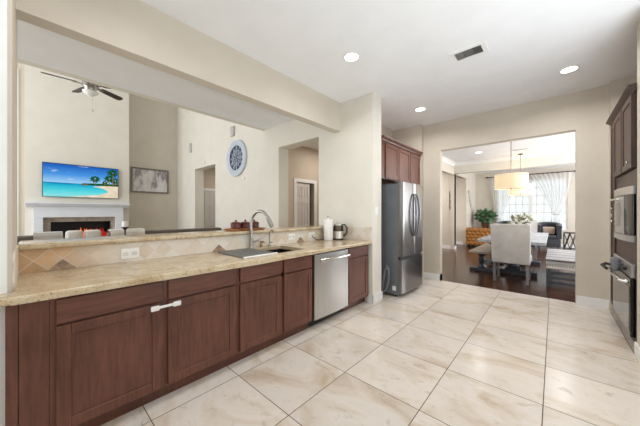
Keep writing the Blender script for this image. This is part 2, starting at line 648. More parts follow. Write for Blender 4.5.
struct(MB().box(-2.658, -2.53, -0.075, YF, 2.605, CZ), 'beam', M['wall'])
struct(MB().box(-2.78, -2.662, -0.075, YF, 0, 1.058), 'wall_bar', M['wall'])
struct(MB().box(-2.78, -2.10, -4.0, -0.075, 0, CZ), 'wall_left', M['wall'])
struct(MB().box(-2.10, -2.082, -3.5, -0.091, 0, CZ), 'trim_1', M['trim'], label='white casing on the end of the left wall')
# back wall with the wide dining opening
struct(MB().wall(YW, -2.7, 1.35, 0, CZ, 5.25, 5.38, [(-1.63, 0.232, -1, 2.509)]), 'wall_back', M['wall'])
struct(MB().box(-2.55, -1.945, 5.14, 5.25, 0, CZ), 'wall_alcove_end', M['wall'])
struct(MB().box(0.553, 1.35, 5.15, 5.25, 0, CZ), 'wall_cabinet_end', M['wall'])
struct(MB().box(-2.66, -2.55, YF+0.258, 5.25, 0, CZ), 'wall_alcove', M['wall'])
struct(MB().box(0.565, 1.35, 3.35, 3.72, 0, CZ), 'wall_right', M['wall'])
struct(MB().wall(XW, -3.5, 5.25, 0, CZ, 1.25, 1.35, [(0.6, 3.2, 0.55, 2.6)]), 'wall_right_nook', M['wall'])
struct(MB().wall(YW, -2.2, 1.35, 0, CZ, -3.6, -3.5, [(-1.7, 0.9, 0.8, 2.7)]), 'wall_rear', M['wall'])
# baseboards
struct(MB().box(-1.945, -1.635, 5.235, 5.25, 0, 0.12, 0.004).box(-1.645, -1.63, 5.25, 5.38, 0, 0.12), 'baseboard_back', M['trim'])
struct(MB().box(0.235, 0.553, 5.235, 5.25, 0, 0.12, 0.004), 'baseboard_back_right', M['trim'])
struct(MB().box(-2.03, -1.933, YF-0.015, YF, 0, 0.12).box(-1.948, -1.933, YF-0.015, YF+0.273, 0, 0.12, 0.004), 'baseboard_pier', M['trim'])
struct(MB().box(0.55, 0.565, 3.35, 3.735, 0, 0.12, 0.004), 'baseboard_right', M['trim'])

# ------------------------------------------------------------------ setting: great room shell and halls
struct(MB().wall(XW, -4.0, YF, 0, 5.3, -9.62, -9.5, [(-2.0, -0.42, 0.5, 4.6)]), 'wall_great_room', M['wall'])
struct(MB().wall(XW, -0.135, 1.83, 0, 5.3, -9.5, -9.0, [(0.2, 1.47, 0.45, 1.13)]), 'wall_chimney', M['wall_cream'])
struct(MB().wall(YW, -9.7, -2.2, 0, 5.3, -4.1, -4.0, [(-9.1, -4.7, 0.6, 4.8)]), 'wall_great_room_side', M['wall'])
# hall behind the doorways
struct(MB().wall(XW, YF+0.258, 6.2, 0, 2.9, -4.57, -4.45, [(4.10, 4.70, -1, 2.03)]), 'wall_hall', M['wall_hall'])
struct(MB().box(-8.6, -8.45, YF+0.258, 6.2, 0, 2.9), 'wall_hall_far', M['wall_hall'])
struct(MB().box(-8.6, -2.66, 6.1, 6.2, 0, 2.9), 'wall_hall_end', M['wall_hall'])
struct(MB().box(-2.9, -2.665, YF+0.258, 6.1, 0, 2.9), 'wall_hall_near', M['wall_hall'])
struct(MB().box(-8.6, -2.66, YF+0.258, 6.2, 2.9, 3.0), 'ceiling_hall', M['ceil'])
struct(MB().box(-8.6, -2.66, 5.30, 6.2, -0.1, -0.001), 'floor_hall', M['carpet'])
area('hall_fill_light', (-3.6, 4.7, 2.85), (0, 0, 0), 0.5, 0.5, 12, (1, 0.95, 0.9))  # fill lamp added to lighten the hall, no fixture
area('far_hall_fill_light', (-7.3, 4.6, 2.85), (0, 0, 0), 0.5, 0.5, 14, (1, 0.96, 0.92))  # fill lamp without fixture, added for the far hall


def panel_door(name, y0, y1, z1, x, mat, t=0.035, rows=(0.2, 0.95, 1.5)):
    """six-panel door leaf in a plane x = const, face towards +x"""
    m = MB().box(x-t, x-0.008, y0, y1, 0.01, z1)
    wd = y1-y0
    st = wd*0.15
    zs = [0.01, 0.2, 0.86, 1.0, 1.55, 1.66, z1-0.1, z1]
    for a, b in ((y0, y0+st), ((y0+y1)/2-st/2, (y0+y1)/2+st/2), (y1-st, y1)):
        m.box(x-0.008, x+0.004, a, b, 0.01, z1)
    for a, b in ((zs[0], zs[1]), (zs[2], zs[3]), (zs[4], zs[5]), (zs[6], zs[7])):
        m.box(x-0.008, x+0.004, y0+st, (y0+y1)/2-st/2, a, b).box(x-0.008, x+0.004, (y0+y1)/2+st/2, y1-st, a, b)
    for a, b in ((zs[1], zs[2]), (zs[3], zs[4]), (zs[5], zs[6])):
        for c, d in ((y0+st, (y0+y1)/2-st/2), ((y0+y1)/2+st/2, y1-st)):
            m.box(x-0.009, x-0.001, c+0.03, d-0.03, a+0.03, b-0.03, 0.004, 1)
    return struct(m, name, mat)


d1 = panel_door('door_1', 4.11, 4.56, 2.02, -4.47, M['door_grey'])
MB().lathe([(0.012, 0), (0.012, 0.03), (0.028, 0.04), (0.03, 0.055), (0.018, 0.07)], (-4.466, 4.52, 0.98), 14, (1, 0, 0)).build('door_handle', M['nickel'], d1, True)
struct(B(-4.45, -4.43, 4.02, 4.105, 0, 2.11, 0.004).box(-4.45, -4.43, 4.695, 4.78, 0, 2.11, 0.004).box(-4.45, -4.43, 4.105, 4.695, 2.03, 2.11, 0.004), 'trim_2', M['trim'])
struct(MB().box(-5.4, -5.3, 3.6, 6.0, 0, 2.9), 'wall_hall_closet', M['wall_hall'])
d2 = panel_door('door_2', 3.72, 4.48, 2.03, -8.41, M['door_grey'])
MB().lathe([(0.012, 0), (0.012, 0.03), (0.028, 0.04), (0.03, 0.055), (0.018, 0.07)], (-8.406, 4.42, 0.98), 14, (1, 0, 0)).build('door_handle', M['nickel'], d2, True)
struct(B(-8.45, -8.42, 3.63, 3.715, 0, 2.11, 0.004).box(-8.45, -8.42, 4.485, 4.57, 0, 2.11, 0.004).box(-8.45, -8.42, 3.715, 4.485, 2.035, 2.11, 0.004), 'trim_3', M['trim'])

# tall window beside the chimney (only its casing shows past the left wall) and the great room side window


def grid_window(name, f, u0, u1, v0, v1, d0, d1, nu, nv, mull=(), fw=0.06):
    m = MB()

    def bx(a, b, c, d, e0=d0, e1=d1):
        p, q = f(a, c, e0), f(b, d, e1)
        m.box(min(p[0], q[0]), max(p[0], q[0]), min(p[1], q[1]), max(p[1], q[1]), min(p[2], q[2]), max(p[2], q[2]))
    bx(u0, u0+fw, v0, v1)
    bx(u1-fw, u1, v0, v1)
    bx(u0+fw, u1-fw, v0, v0+fw)
    bx(u0+fw, u1-fw, v1-fw, v1)
    for uu in mull:
        bx(uu-0.06, uu+0.06, v0+fw, v1-fw)
    dm = (d0+d1)/2
    for i in range(1, nu):
        uu = u0+(u1-u0)*i/nu
        bx(uu-0.011, uu+0.011, v0+fw, v1-fw, dm-0.012, dm+0.012)
    for j in range(1, nv):
        vv = v0+(v1-v0)*j/nv
        bx(u0+fw, u1-fw, vv-0.011, vv+0.011, dm-0.012, dm+0.012)
    o = struct(m, name, M['trim'])
    g = MB().wall(f, u0+fw*0.6, u1-fw*0.6, v0+fw*0.6, v1-fw*0.6, dm-0.003, dm+0.003)
    g.build('glass', M['glass'], o)
    return o


grid_window('window_1', XW, -2.0, -0.42, 0.5, 4.6, -9.60, -9.54, 2, 6)
struct(B(-9.5, -9.46, -0.42, -0.24, 0.4, 4.75, 0.006).box(-9.5, -9.46, -2.12, -0.42, 4.6, 4.75, 0.006), 'trim_4', M['trim'])
grid_window('window_2', YW, -9.1, -4.7, 0.6, 4.8, -4.09, -4.03, 6, 6, (-7.6, -6.2))
grid_window('window_added_rear', YW, -1.7, 0.9, 0.8, 2.7, -3.59, -3.53, 4, 3, (-0.4,))  # unseen window added to let light in from behind the camera

grid_window('window_added_nook', XW, 0.6, 3.2, 0.55, 2.6, 1.27, 1.33, 4, 3)  # unseen window added as an opening for the side fill lamp
# ------------------------------------------------------------------ setting: dining and living room shell
DC = 3.06
struct(MB().box(-6.0, 3.1, 5.38, 13.7, DC, DC+0.1), 'ceiling_dining', M['ceil'])
struct(MB().wall(XW, 5.38, 13.5, 0, DC, -2.77, -2.65, [(7.0, 10.07, -1, 2.66), (10.32, 11.83, -1, 2.70)]), 'wall_dining', M['wall'])
struct(MB().box(-3.6, -2.65, 10.10, 10.30, 0, DC), 'wall_post', M['wall'])
struct(MB().box(-3.6, -2.77, 11.83, 12.0, 0, DC), 'wall_passage', M['wall'])
struct(MB().box(-6.0, -5.9, 5.38, 13.5, 0, DC), 'wall_foyer', M['wall'])
struct(MB().wall(YW, -6.0, 3.1, 0, DC, 13.5, 13.65, [(-1.86, 0.37, 0.65, 2.65)]), 'wall_window', M['wall'])
struct(MB().wall(XW, 5.38, 13.5, 0, DC, 3.0, 3.1, [(6.3, 10.9, 0.5, 2.8), (11.2, 13.2, 0.5, 2.8)]), 'wall_dining_right', M['wall'])
struct(MB().box(-2.65, 3.0, 10.05, 10.25, 2.70, DC), 'beam_dining', M['wall_cream'])
grid_window('window_4', YW, -1.86, 0.37, 0.65, 2.65, 13.53, 13.62, 10, 6, (-0.72,))
grid_window('window_added_dining', XW, 6.3, 10.9, 0.5, 2.8, 3.02, 3.08, 6, 3)  # unseen window added to go with the dining fill lamp
grid_window('window_added_living', XW, 11.2, 13.2, 0.5, 2.8, 3.02, 3.08, 4, 3)  # unseen window added to go with the living fill lamp
struct(B(-2.65, -2.635, 5.38, 7.0, 0, 0.12).box(-3.6, -2.635, 10.085, 10.10, 0, 0.12).box(-2.65, -2.635, 10.10, 10.30, 0, 0.12)
       .box(-3.6, -2.77, 11.815, 11.83, 0, 0.12).box(-2.65, -2.635, 11.83, 13.5, 0, 0.12).box(-2.635, 3.0, 13.485, 13.5, 0, 0.12), 'baseboard_dining', M['trim'])
crown = [(0, 0), (0.09, 0), (0.09, -0.015), (0.05, -0.035), (0.018, -0.075), (0.018, -0.10), (0, -0.10)]
cm = MB()
cm.prism(crown, lambda a, b, d: (-2.65+a, d, DC+b), 5.38, 10.05)
cm.prism(crown, lambda a, b, d: (d, 10.05-a, DC+b), -2.65, 3.0)
struct(cm, 'trim_5', M['trim'])
area('foyer_fill_light', (-4.3, 9.5, 2.95), (0, 0, 0), 0.8, 0.8, 85, (1, 0.97, 0.93))  # fill lamp added to brighten the foyer walls
dd = struct(B(-4.6, -3.2, 12.6, 12.66, 0, 2.2, 0.004).box(-4.5, -3.3, 12.585, 12.60, 0.15, 0.95, 0.01).box(-4.5, -3.3, 12.585, 12.60, 1.1, 2.05, 0.01), 'door_3', M['door_dark'])
struct(MB().wall(YW, -5.9, -2.77, 0, DC, 12.67, 12.75, [(-4.7, -3.1, 2.3, 2.8)]), 'wall_foyer_end', M['wall'])

# ------------------------------------------------------------------ base cabinets along the bar
XFACE, XDOOR = -2.014, -1.994


def shaker(mb, y0, y1, z0, z1, x, t=0.02, fw=0.06, s=1):
    """framed panel facing +x (s = 1) or -x (s = -1); x is its front"""
    b = lambda a, c, d, e, f0, f1, bv=0.003: mb.box(min(x-s*f0, x-s*f1), max(x-s*f0, x-s*f1), a, c, d, e, bv, 1)
    b(y0, y0+fw, z0, z1, 0, t)
    b(y1-fw, y1, z0, z1, 0, t)
    b(y0+fw, y1-fw, z0, z0+fw, 0, t)
    b(y0+fw, y1-fw, z1-fw, z1, 0, t)
    b(y0+fw-0.002, y1-fw+0.002, z0+fw-0.002, z1-fw+0.002, 0.008, t-0.001, 0)
    return mb


def base_cabinet(y0, y1, label, fronts, back=-2.655, endpanel=None):
    t = thing('base_cabinet', label, 'cabinet', (XFACE, (y0+y1)/2, 0), 'cherry base cabinets along the bar')
    xb = back
    m = MB().box(xb, XFACE-0.018, y0, y0+0.018, 0.10, 0.858).box(xb, XFACE-0.018, y1-0.018, y1, 0.10, 0.858)
    m.box(xb, XFACE-0.018, y0+0.018, y1-0.018, 0.10, 0.118).box(xb, xb+0.012, y0+0.018, y1-0.018, 0.118, 0.858)
    m.build('body', M['cab'], t)
    f = MB()
    f.box(XFACE-0.018, XFACE, y0, y0+0.03, 0.10, 0.858).box(XFACE-0.018, XFACE, y1-0.03, y1, 0.10, 0.858)
    f.box(XFACE-0.018, XFACE, y0+0.03, y1-0.03, 0.10, 0.14).box(XFACE-0.018, XFACE, y0+0.03, y1-0.03, 0.67, 0.72).box(XFACE-0.018, XFACE, y0+0.03, y1-0.03, 0.82, 0.858)
    for (a, b) in fronts[1:]:
        f.box(XFACE-0.018, XFACE, a-0.045, a+0.005, 0.14, 0.82)
    f.build('face_frame', M['cab'], t)
    B(XFACE-0.08, XFACE-0.062, y0, y1, 0, 0.10).build('kick_board', M['cab'], t)
    for a, b in fronts:
        B(XFACE, XDOOR, a, b, 0.708, 0.842, 0.005).build('drawer', M['cab_h'], t)
        shaker(MB(), a, b, 0.112, 0.695, XDOOR).build('door', M['cab'], t)
    if endpanel:
        e0, e1 = endpanel
        p = MB().box(XFACE-0.022, XFACE-0.004, e0, e0+0.042, 0, 0.858, 0.002).box(XFACE-0.018, XFACE, e0+0.044, e1, 0.0, 0.858, 0.002)
        p.box(-2.078, XFACE-0.022, e0, e0+0.02, 0, 0.858)
        p.build('end_panel', M['cab'], t)
    return t


base_cabinet(0.058, 0.611, 'dark cherry base cabinet at the left end of the bar, with a plain filler panel', [(0.082, 0.593)], endpanel=(-0.094, 0.057))
base_cabinet(0.612, 1.170, 'dark cherry base cabinet second from the left, white latch on its door corner', [(0.630, 1.151)])
SINKCAB = base_cabinet(1.171, 2.097, 'wide two-door dark cherry cabinet under the sink and faucet', [(1.189, 1.639), (1.677, 2.080)])
base_cabinet(2.752, 3.284, 'narrow dark cherry base cabinet between the dishwasher and the wall', [(2.775, 3.24)])

# dishwasher
t = thing('dishwasher', 'stainless steel dishwasher built in under the counter near the wall end', 'dishwasher', (-1.98, 2.424, 0))
B(-2.62, -2.035, 2.102, 2.746, 0.10, 0.845).build('tub', M['grey_side'], t)
m = MB()
pr_ = []
for i in range(9):
    u = i/8.0
    pr_.append((2.106+0.636*u, -1.986+0.010*math.sin(PI*u)))
m.prism([(p[1], p[0]) for p in pr_] + [(-2.03, 2.742), (-2.03, 2.106)], lambda a, b, d: (a, b, d), 0.105, 0.838)
m.build('door', M['steel'], t)
m = MB()
hp = []
for i in range(13):
    u = i/12.0
    hp.append((-1.944+0.012*math.sin(PI*u), 2.15+0.548*u, 0.772))
m.tube(hp, 0.021, 10)
m.tube([(-1.984, 2.17, 0.772), (-1.942, 2.17, 0.772)], 0.013, 8).tube([(-1.984, 2.678, 0.772), (-1.942, 2.678, 0.772)], 0.013, 8)
m.build('handle', M['chrome'], t, True)
B(-2.10, -2.085, 2.105, 2.743, 0.0, 0.10).build('kick_plate', M['black'], t)
B(-1.976, -1.9745, 2.715, 2.735, 0.755, 0.80).build('control_label', M['grey_side'], t)

# child latch strap
t = thing('cabinet_latch', 'white plastic child latch strapped across two cabinet doors left of the sink', 'latch', (-2.0, 0.62, 0.66))
for yy, nm in ((0.548, 'pad'), (0.685, 'pad')):
    B(XDOOR, XDOOR+0.014, yy-0.026, yy+0.026, 0.65, 0.685, 0.012, 3).build(nm, M['white'], t, True)
B(XDOOR+0.005, XDOOR+0.011, 0.572, 0.660, 0.660, 0.678, 0.002).build('strap', M['white'], t)

# ------------------------------------------------------------------ countertop with sink cut-out, bar top, backsplash
SX0, SX1, SY0, SY1 = -2.545, -2.085, 1.36, 2.08
XC = -1.952
m = MB().wall(ZW, -2.66, XC, -0.074, 3.284, 0.861, 0.90, [(SX0, SX1, SY0, SY1)])
m.box(-2.08, XC, -0.17, -0.0735, 0.861, 0.90)
es = [e for e in m.bm.edges if all(abs(v.co.x-XC) < 1e-4 for v in e.verts) and abs(e.verts[0].co.z-e.verts[1].co.z) < 1e-5]
bmesh.ops.bevel(m.bm, geom=es, offset=0.011, segments=3, affect='EDGES', profile=0.5)
tag(m.build('countertop', M['granite']), 'long beige speckled granite countertop over the cherry base cabinets', 'countertop')
m = B(-3.0, -2.622, -0.074, 3.284, 1.06, 1.10, 0.014, 3)
tag(m.build('bar_top', M['granite'], None, True), 'raised beige granite bar ledge running behind the sink', 'bar ledge')
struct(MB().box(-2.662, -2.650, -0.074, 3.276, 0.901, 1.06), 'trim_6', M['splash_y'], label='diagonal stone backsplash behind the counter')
struct(MB().box(-2.61, -1.95, 3.275, 3.285, 0.901, 1.10), 'trim_7', M['splash_x'], label='stone backsplash on the end wall')
struct(MB().prism([(-2.645, 0.901), (-2.12, 0.901), (-2.11, 0.94), (-2.13, 1.0), (-2.12, 1.05), (-2.15, 1.10), (-2.61, 1.10), (-2.61, 1.055), (-2.645, 1.055)], lambda a, b, d: (a, d, b), -0.0745, -0.066), 'trim_8', M['splash_x'], label='stone backsplash return on the left wall')
for yc in (0.14, 1.325, 2.52):
    m = MB().prism([(yc-0.075, 0.902), (yc, 0.975), (yc+0.075, 0.902)], lambda a, b, d: (d, a, b), -2.650, -2.6475)
    tag(m.build('accent_tile', M['accent']), {0.14: 'brown triangular accent tile at the left end of the backsplash', 1.325: 'brown triangular accent tile just left of the sink cover', 2.52: 'brown triangular accent tile below the right-hand outlets'}[yc], 'tile', 'brown accent tiles in the backsplash')

# sink
t = thing('sink', 'stainless undermount sink basin in the granite counter', 'sink', ((SX0+SX1)/2, (SY0+SY1)/2, 0.70))
m = MB()
for z0, z1, ins in ((0.70, 0.86, 0.0),):
    a, b, c, d = SX0+0.001, SX1-0.001, SY0+0.001, SY1-0.001
    w_ = 0.006
    m.box(a, a+w_, c, d, z0, 0.862).box(b-w_, b, c, d, z0, 0.862).box(a+w_, b-w_, c, c+w_, z0, 0.862).box(a+w_, b-w_, d-w_, d, z0, 0.862)
    m.box(a+w_, b-w_, c+w_, d-w_, z0, z0+0.006)
m.build('basin', steel_mat('sink_steel', (120, 116, 112), 0.3), t)
MB().lathe([(0.05, 0), (0.05, 0.006), (0.03, 0.008), (0.012, 0.02)], (-2.33, 1.86, 0.706), 20).build('drain', M['chrome'], t, True)
# drying mat over the left half
t = thing('sink_cover', 'grey drying mat with a white front edge laid over the left half of the sink', 'drying mat', (-2.31, 1.45, 0.90))
m = MB()
for i in range(17):
    yy = 1.265+0.0225*i
    m.box(-2.56, -2.075, yy, yy+0.019, 0.9005, 0.911, 0.004, 1)
m.build('slats', M['mat_grey'], t)
B(-2.075, -2.055, 1.263, 1.648, 0.9005, 0.914, 0.004, 1).build('front_edge', M['white'], t)
# sponge basket seen in the basin
m = MB().lathe([(0.045, 0), (0.055, 0.03), (0.055, 0.04), (0.04, 0.042), (0.038, 0.012)], (-2.24, 1.90, 0.7062), 18)
tag(m.build('sink_strainer', M['chrome'], None, True), 'small bright metal strainer cup inside the sink', 'strainer')

# faucet
t = thing('kitchen_faucet', 'tall brushed nickel gooseneck faucet behind the sink cover', 'faucet', (-2.60, 1.69, 0.90))
MB().lathe([(0.030, 0.0005), (0.030, 0.012), (0.024, 0.02), (0.024, 0.10), (0.019, 0.115)], (-2.60, 1.69, 0.90), 20).build('base', M['nickel'], t, True)
pts = [(-2.60, 1.69, 0.99)]
cx, cz, r = -2.485, 1.215, 0.115
for i in range(0, 17):
    a = PI-(PI*0.86)*i/16
    pts.append((cx+r*math.cos(a), 1.69+0.07*(i/16), cz+r*math.sin(a)))
MB().tube([pts[0], (-2.60, 1.69, 1.1)]+pts[1:], 0.0165, 12).build('neck', M['nickel'], t, True)
e = Vector(pts[-1])
dv = (e-Vector(pts[-2])).normalized()
dv = (dv+Vector((0, 0.05, -0.35))).normalized()
MB().tube([e-dv*0.01, e+dv*0.02, e+dv*0.07, e+dv*0.125], [0.017, 0.022, 0.026, 0.021], 12).build('spray_head', M['nickel'], t, True)
MB().tube([(-2.59, 1.715, 0.97), (-2.58, 1.76, 0.985), (-2.57, 1.81, 1.01)], [0.012, 0.009, 0.006], 10).build('lever', M['nickel'], t, True)
t = thing('filter_faucet', 'thin short filtered-water faucet right of the tall gooseneck', 'faucet', (-2.60, 1.95, 0.90))
MB().lathe([(0.02, 0.0005), (0.018, 0.015), (0.010, 0.03)], (-2.60, 1.95, 0.90), 14).build('base', M['nickel'], t, True)
MB().tube([(-2.60, 1.95, 0.925), (-2.60, 1.95, 1.05), (-2.59, 1.95, 1.085), (-2.56, 1.95, 1.10), (-2.53, 1.95, 1.085), (-2.525, 1.95, 1.06)], 0.0065, 8).build('neck', M['nickel'], t, True)
MB().tube([(-2.60, 1.95, 0.94), (-2.575, 1.985, 0.95)], 0.005, 8).build('lever', M['nickel'], t, True)
t = thing('soap_dispenser', 'small bronze soap dispenser pump beside the tall faucet', 'dispenser', (-2.60, 1.83, 0.90))
MB().lathe([(0.02, 0.0005), (0.019, 0.02), (0.014, 0.03), (0.014, 0.055), (0.02, 0.06), (0.018, 0.075)], (-2.60, 1.83, 0.90), 14).build('base', M['bronze'], t, True)
MB().tube([(-2.60, 1.83, 0.965), (-2.57, 1.83, 0.97), (-2.545, 1.83, 0.96)], 0.006, 8).build('spout', M['bronze'], t, True)

# outlets and switches


def outlet(name, label, f, uc, vc, wd, ht, d, s, gang, cat='outlet', rocker=False):
    p = f(uc, vc, d)
    t = thing(name, label, cat, p, None)

    def bx(u0, u1, v0, v1, e0, e1, nm, mat, bev=0.002):
        a, b = f(u0, v0, d+s*e0), f(u1, v1, d+s*e1)
        B(min(a[0], b[0]), max(a[0], b[0]), min(a[1], b[1]), max(a[1], b[1]), min(a[2], b[2]), max(a[2], b[2]), bev, 1).build(nm, mat, t)
    bx(uc-wd/2, uc+wd/2, vc-ht/2, vc+ht/2, 0.0003, 0.006, 'plate', M['white'])
    for k in range(gang):
        if wd > ht:
            c = uc-wd/2+wd*(k+0.5)/gang
            bx(c-0.016 if rocker else c-0.018, c+0.016 if rocker else c+0.018, vc-0.03 if rocker else vc-0.014, vc+0.03 if rocker else vc+0.014, 0.006, 0.009, 'rocker' if rocker else 'socket', M['white'] if rocker else M['slot'], 0.001)
        else:
            c = vc-ht/2+ht*(k+0.5)/gang
            bx(uc-0.014, uc+0.014, c-0.016, c+0.016, 0.006, 0.009, 'rocker' if rocker else 'socket', M['white'] if rocker else M['slot'], 0.001)
    return t


outlet('power_outlet', 'white double outlet plate on the backsplash left of the sink', XW, 0.546, 0.970, 0.125, 0.082, -2.650, 1, 2)
outlet('power_outlet', 'white outlet plate on the backsplash right of the faucet', XW, 2.355, 0.985, 0.118, 0.080, -2.650, 1, 2)
outlet('power_outlet', 'white outlet plate on the backsplash beside the paper towel roll', XW, 2.745, 0.985, 0.118, 0.080, -2.650, 1, 2)
outlet('light_switch', 'white light switch on the narrow side of the wall beside the refrigerator', XW, 3.40, 1.336, 0.075, 0.12, -1.948, 1, 1, 'switch', True)

# paper towel and kettle
t = thing('paper_towel_holder', 'white paper towel roll on a chrome upright holder on the counter', 'paper towel', (-2.50, 2.95, 0.90))
MB().lathe([(0.075, 0.0005), (0.075, 0.008), (0.01, 0.012)], (-2.50, 2.95, 0.90), 24).build('base', M['chrome'], t, True)
MB().lathe([(0.019, 0.0125), (0.065, 0.0125), (0.068, 0.02), (0.068, 0.30), (0.065, 0.31), (0.019, 0.31)], (-2.50, 2.95, 0.90), 28).build('paper_roll', M['paper'], t, True)
MB().lathe([(0.006, 0.012), (0.006, 0.335), (0.016, 0.34), (0.018, 0.355), (0.008, 0.365)], (-2.50, 2.95, 0.90), 14).build('post', M['chrome'], t, True)
t = thing('electric_kettle', 'glass and steel electric kettle with black handle beside the paper towel roll', 'kettle', (-2.46, 3.14, 0.90))
K = (-2.46, 3.14, 0.90)
MB().lathe([(0.08, 0.0005), (0.08, 0.018), (0.07, 0.022)], K, 24).build('base', M['black'], t, True)
MB().lathe([(0.077, 0.0225), (0.08, 0.04), (0.08, 0.10), (0.074, 0.20), (0.070, 0.22)], K, 24).build('jug', M['kettle_glass'], t, True)
MB().lathe([(0.081, 0.0225), (0.0825, 0.125), (0.081, 0.13), (0.081, 0.0225)], K, 24, cap=False).build('steel_band', M['nickel_pale'], t, True)
MB().lathe([(0.071, 0.22), (0.070, 0.24), (0.04, 0.252), (0.012, 0.255), (0.012, 0.27)], K, 24).build('lid', M['steel'], t, True)
MB().tube([(-2.405, 3.17, 1.125), (-2.375, 3.19, 1.13), (-2.345, 3.21, 1.08), (-2.35, 3.205, 1.0), (-2.385, 3.18, 0.95)], 0.011, 10).build('handle', M['black'], t, True)
MB().tube([(-2.512, 3.088, 1.105), (-2.54, 3.06, 1.13)], [0.022, 0.008], 10).build('spout', M['steel'], t, True)
MB().tube([(-2.64, 2.745, 0.972), (-2.63, 2.76, 0.955), (-2.61, 2.82, 0.91), (-2.60, 2.90, 0.906), (-2.60, 3.0, 0.906), (-2.58, 3.08, 0.906), (-2.53, 3.11, 0.906)], 0.005, 8).build('power_cord', M['black'], t, True)
# tray of lidded pots on the bar
tr = (-2.79, 1.73, 1.10)
t = thing('serving_tray', 'oval wooden tray on the bar ledge carrying maroon pots', 'tray', tr)
m = MB().lathe([(0.145, 0.0005), (0.16, 0.008), (0.165, 0.022), (0.155, 0.022), (0.15, 0.012)], tr, 30)
for v in m.bm.verts:
    v.co.y = tr[1]+(v.co.y-tr[1])*1.62
m.build('dish', M['acacia'], t, True)
for dy in (-0.19, -0.06, 0.07, 0.19):
    B(tr[0]-0.045, tr[0]+0.10, tr[1]+dy-0.014, tr[1]+dy+0.05, tr[2]+0.0125, tr[2]+0.024, 0.004).build('wood_slat', M['acacia'], t)
for dy, lb in ((-0.125, 'left of three'), (0.0, 'middle one of three'), (0.125, 'right of three')):
    p = (tr[0]+0.0, tr[1]+dy, tr[2]+0.0245)
    t = thing('lidded_pot', 'small maroon lidded ceramic pot, ' + lb + ' on the wooden tray', 'pot', p, 'maroon pots on the tray')
    MB().lathe([(0.05, 0), (0.058, 0.008), (0.06, 0.055), (0.056, 0.0575)], p, 22).build('body', M['maroon'], t, True)
    MB().lathe([(0.059, 0.058), (0.06, 0.066), (0.045, 0.076), (0.012, 0.081)], p, 22).build('lid', M['maroon'], t, True)
    MB().lathe([(0.008, 0.081), (0.014, 0.094), (0.010, 0.102)], p, 12).build('knob', M['maroon'], t, True)

# ------------------------------------------------------------------ refrigerator and cabinets above
FY0, FY1, FX = 3.762, 4.60, -1.70
FC = (FY0+FY1)/2
t = thing('refrigerator', 'stainless french-door refrigerator with grey sides in the alcove', 'refrigerator', (FX-0.35, FC, 0))
B(-2.50, FX-0.085, FY0+0.006, FY1-0.006, 0.035, 1.765, 0.006).build('cabinet', M['grey_side'], t)


def fridge_door(y0, y1, z0, z1, cr=0.008):
    m = MB()
    poly = []
    for i in range(13):
        y = y0+(y1-y0)*i/12
        u = (y-FY0)/(FY1-FY0)
        e = min(1, min(y-y0, y1-y)/0.018)
        poly.append((FX-0.022+cr*math.sin(PI*u)+0.012*math.sqrt(max(0, 1-(1-e)**2)), y))
    poly += [(FX-0.08, y1), (FX-0.08, y0)]
    m.prism(poly, lambda a, b, d: (a, b, d), z0, z1)
    return m


dl = fridge_door(FY0, FC-0.003, 0.635, 1.785).build('door', M['steel_b'], t, True)
dr = fridge_door(FC+0.003, FY1, 0.635, 1.785).build('door', M['steel_b'], t, True)
dz = fridge_door(FY0, FY1, 0.07, 0.585).build('freezer_drawer', M['steel_b'], t, True)
B(FX-0.085, FX-0.045, FY0+0.01, FY1-0.01, 0.588, 0.632).build('freezer_grip', M['black'], t)
for yy, sg, par in ((FC-0.035, -1, dl), (FC+0.035, 1, dr)):
    hp = []
    for i in range(17):
        u = i/16
        hp.append((FX+0.012+0.05*math.sin(PI*u)**0.6, yy+sg*0.035*math.sin(PI*u), 0.93+0.69*u))
    MB().tube(hp, [0.012+0.006*math.sin(PI*i/16) for i in range(17)], 10).build('handle', M['steel_dark'], par, True)
for yy in (FY0+0.05, FY1-0.05):
    MB().lathe([(0.022, 0), (0.022, 0.035)], (FX-0.14, yy, 0), 12).build('foot', M['black'], t)
B(FX-0.18, FX-0.12, FY0+0.0045, FY0+0.0062, 0.10, 0.17).build('sticker', M['white'], t)
for yy in (FY0+0.05, FY1-0.05):
    B(FX-0.15, FX-0.04, yy-0.03, yy+0.03, 1.7855, 1.80, 0.004).build('hinge_cover', M['grey_side'], t)

t = thing('vacuum_hose', 'grey flexible hose looped in the gap between the wall and the refrigerator', 'hose', (-1.93, 3.65, 0))
hp = [(-1.93+0.05*math.cos(a*PI/12+PI/2)*1.6, 3.65+0.02*math.sin(a*PI/6), 0.33+0.30*math.sin(a*PI/12-PI/2)) for a in range(0, 24)]
MB().tube([(-2.0, 3.64, 0.028), (-1.98, 3.64, 0.2), (-1.945, 3.64, 0.40), (-1.905, 3.645, 0.50), (-1.885, 3.65, 0.44), (-1.885, 3.66, 0.30), (-1.92, 3.66, 0.16), (-1.98, 3.665, 0.06), (-2.04, 3.665, 0.022)], 0.018, 10).build('hose', M['grey_side'], t, True)
UX = -1.95
t = thing('wall_cabinet', 'dark cherry three-door wall cabinet above the refrigerator', 'cabinet', (-2.25, 4.4, 1.84))
B(-2.548, UX-0.02, 3.56, 5.13, 1.845, 2.43).build('body', M['cab'], t)
for a, b in ((3.70, 4.145), (4.165, 4.61), (4.63, 5.085)):
    shaker(MB(), a, b, 1.855, 2.405, UX, 0.0195, 0.055).build('door', M['cab'], t)
cp = [(0, 0), (0.02, 0), (0.025, 0.02), (0.055, 0.05), (0.06, 0.065), (0, 0.065)]
MB().prism(cp, lambda a, b, d: (UX-0.02+a, d, 2.43+b), 3.56, 5.135).box(-2.548, UX-0.02, 3.56, 5.13, 2.43, 2.44).build('crown_moulding', M['cab'], t)

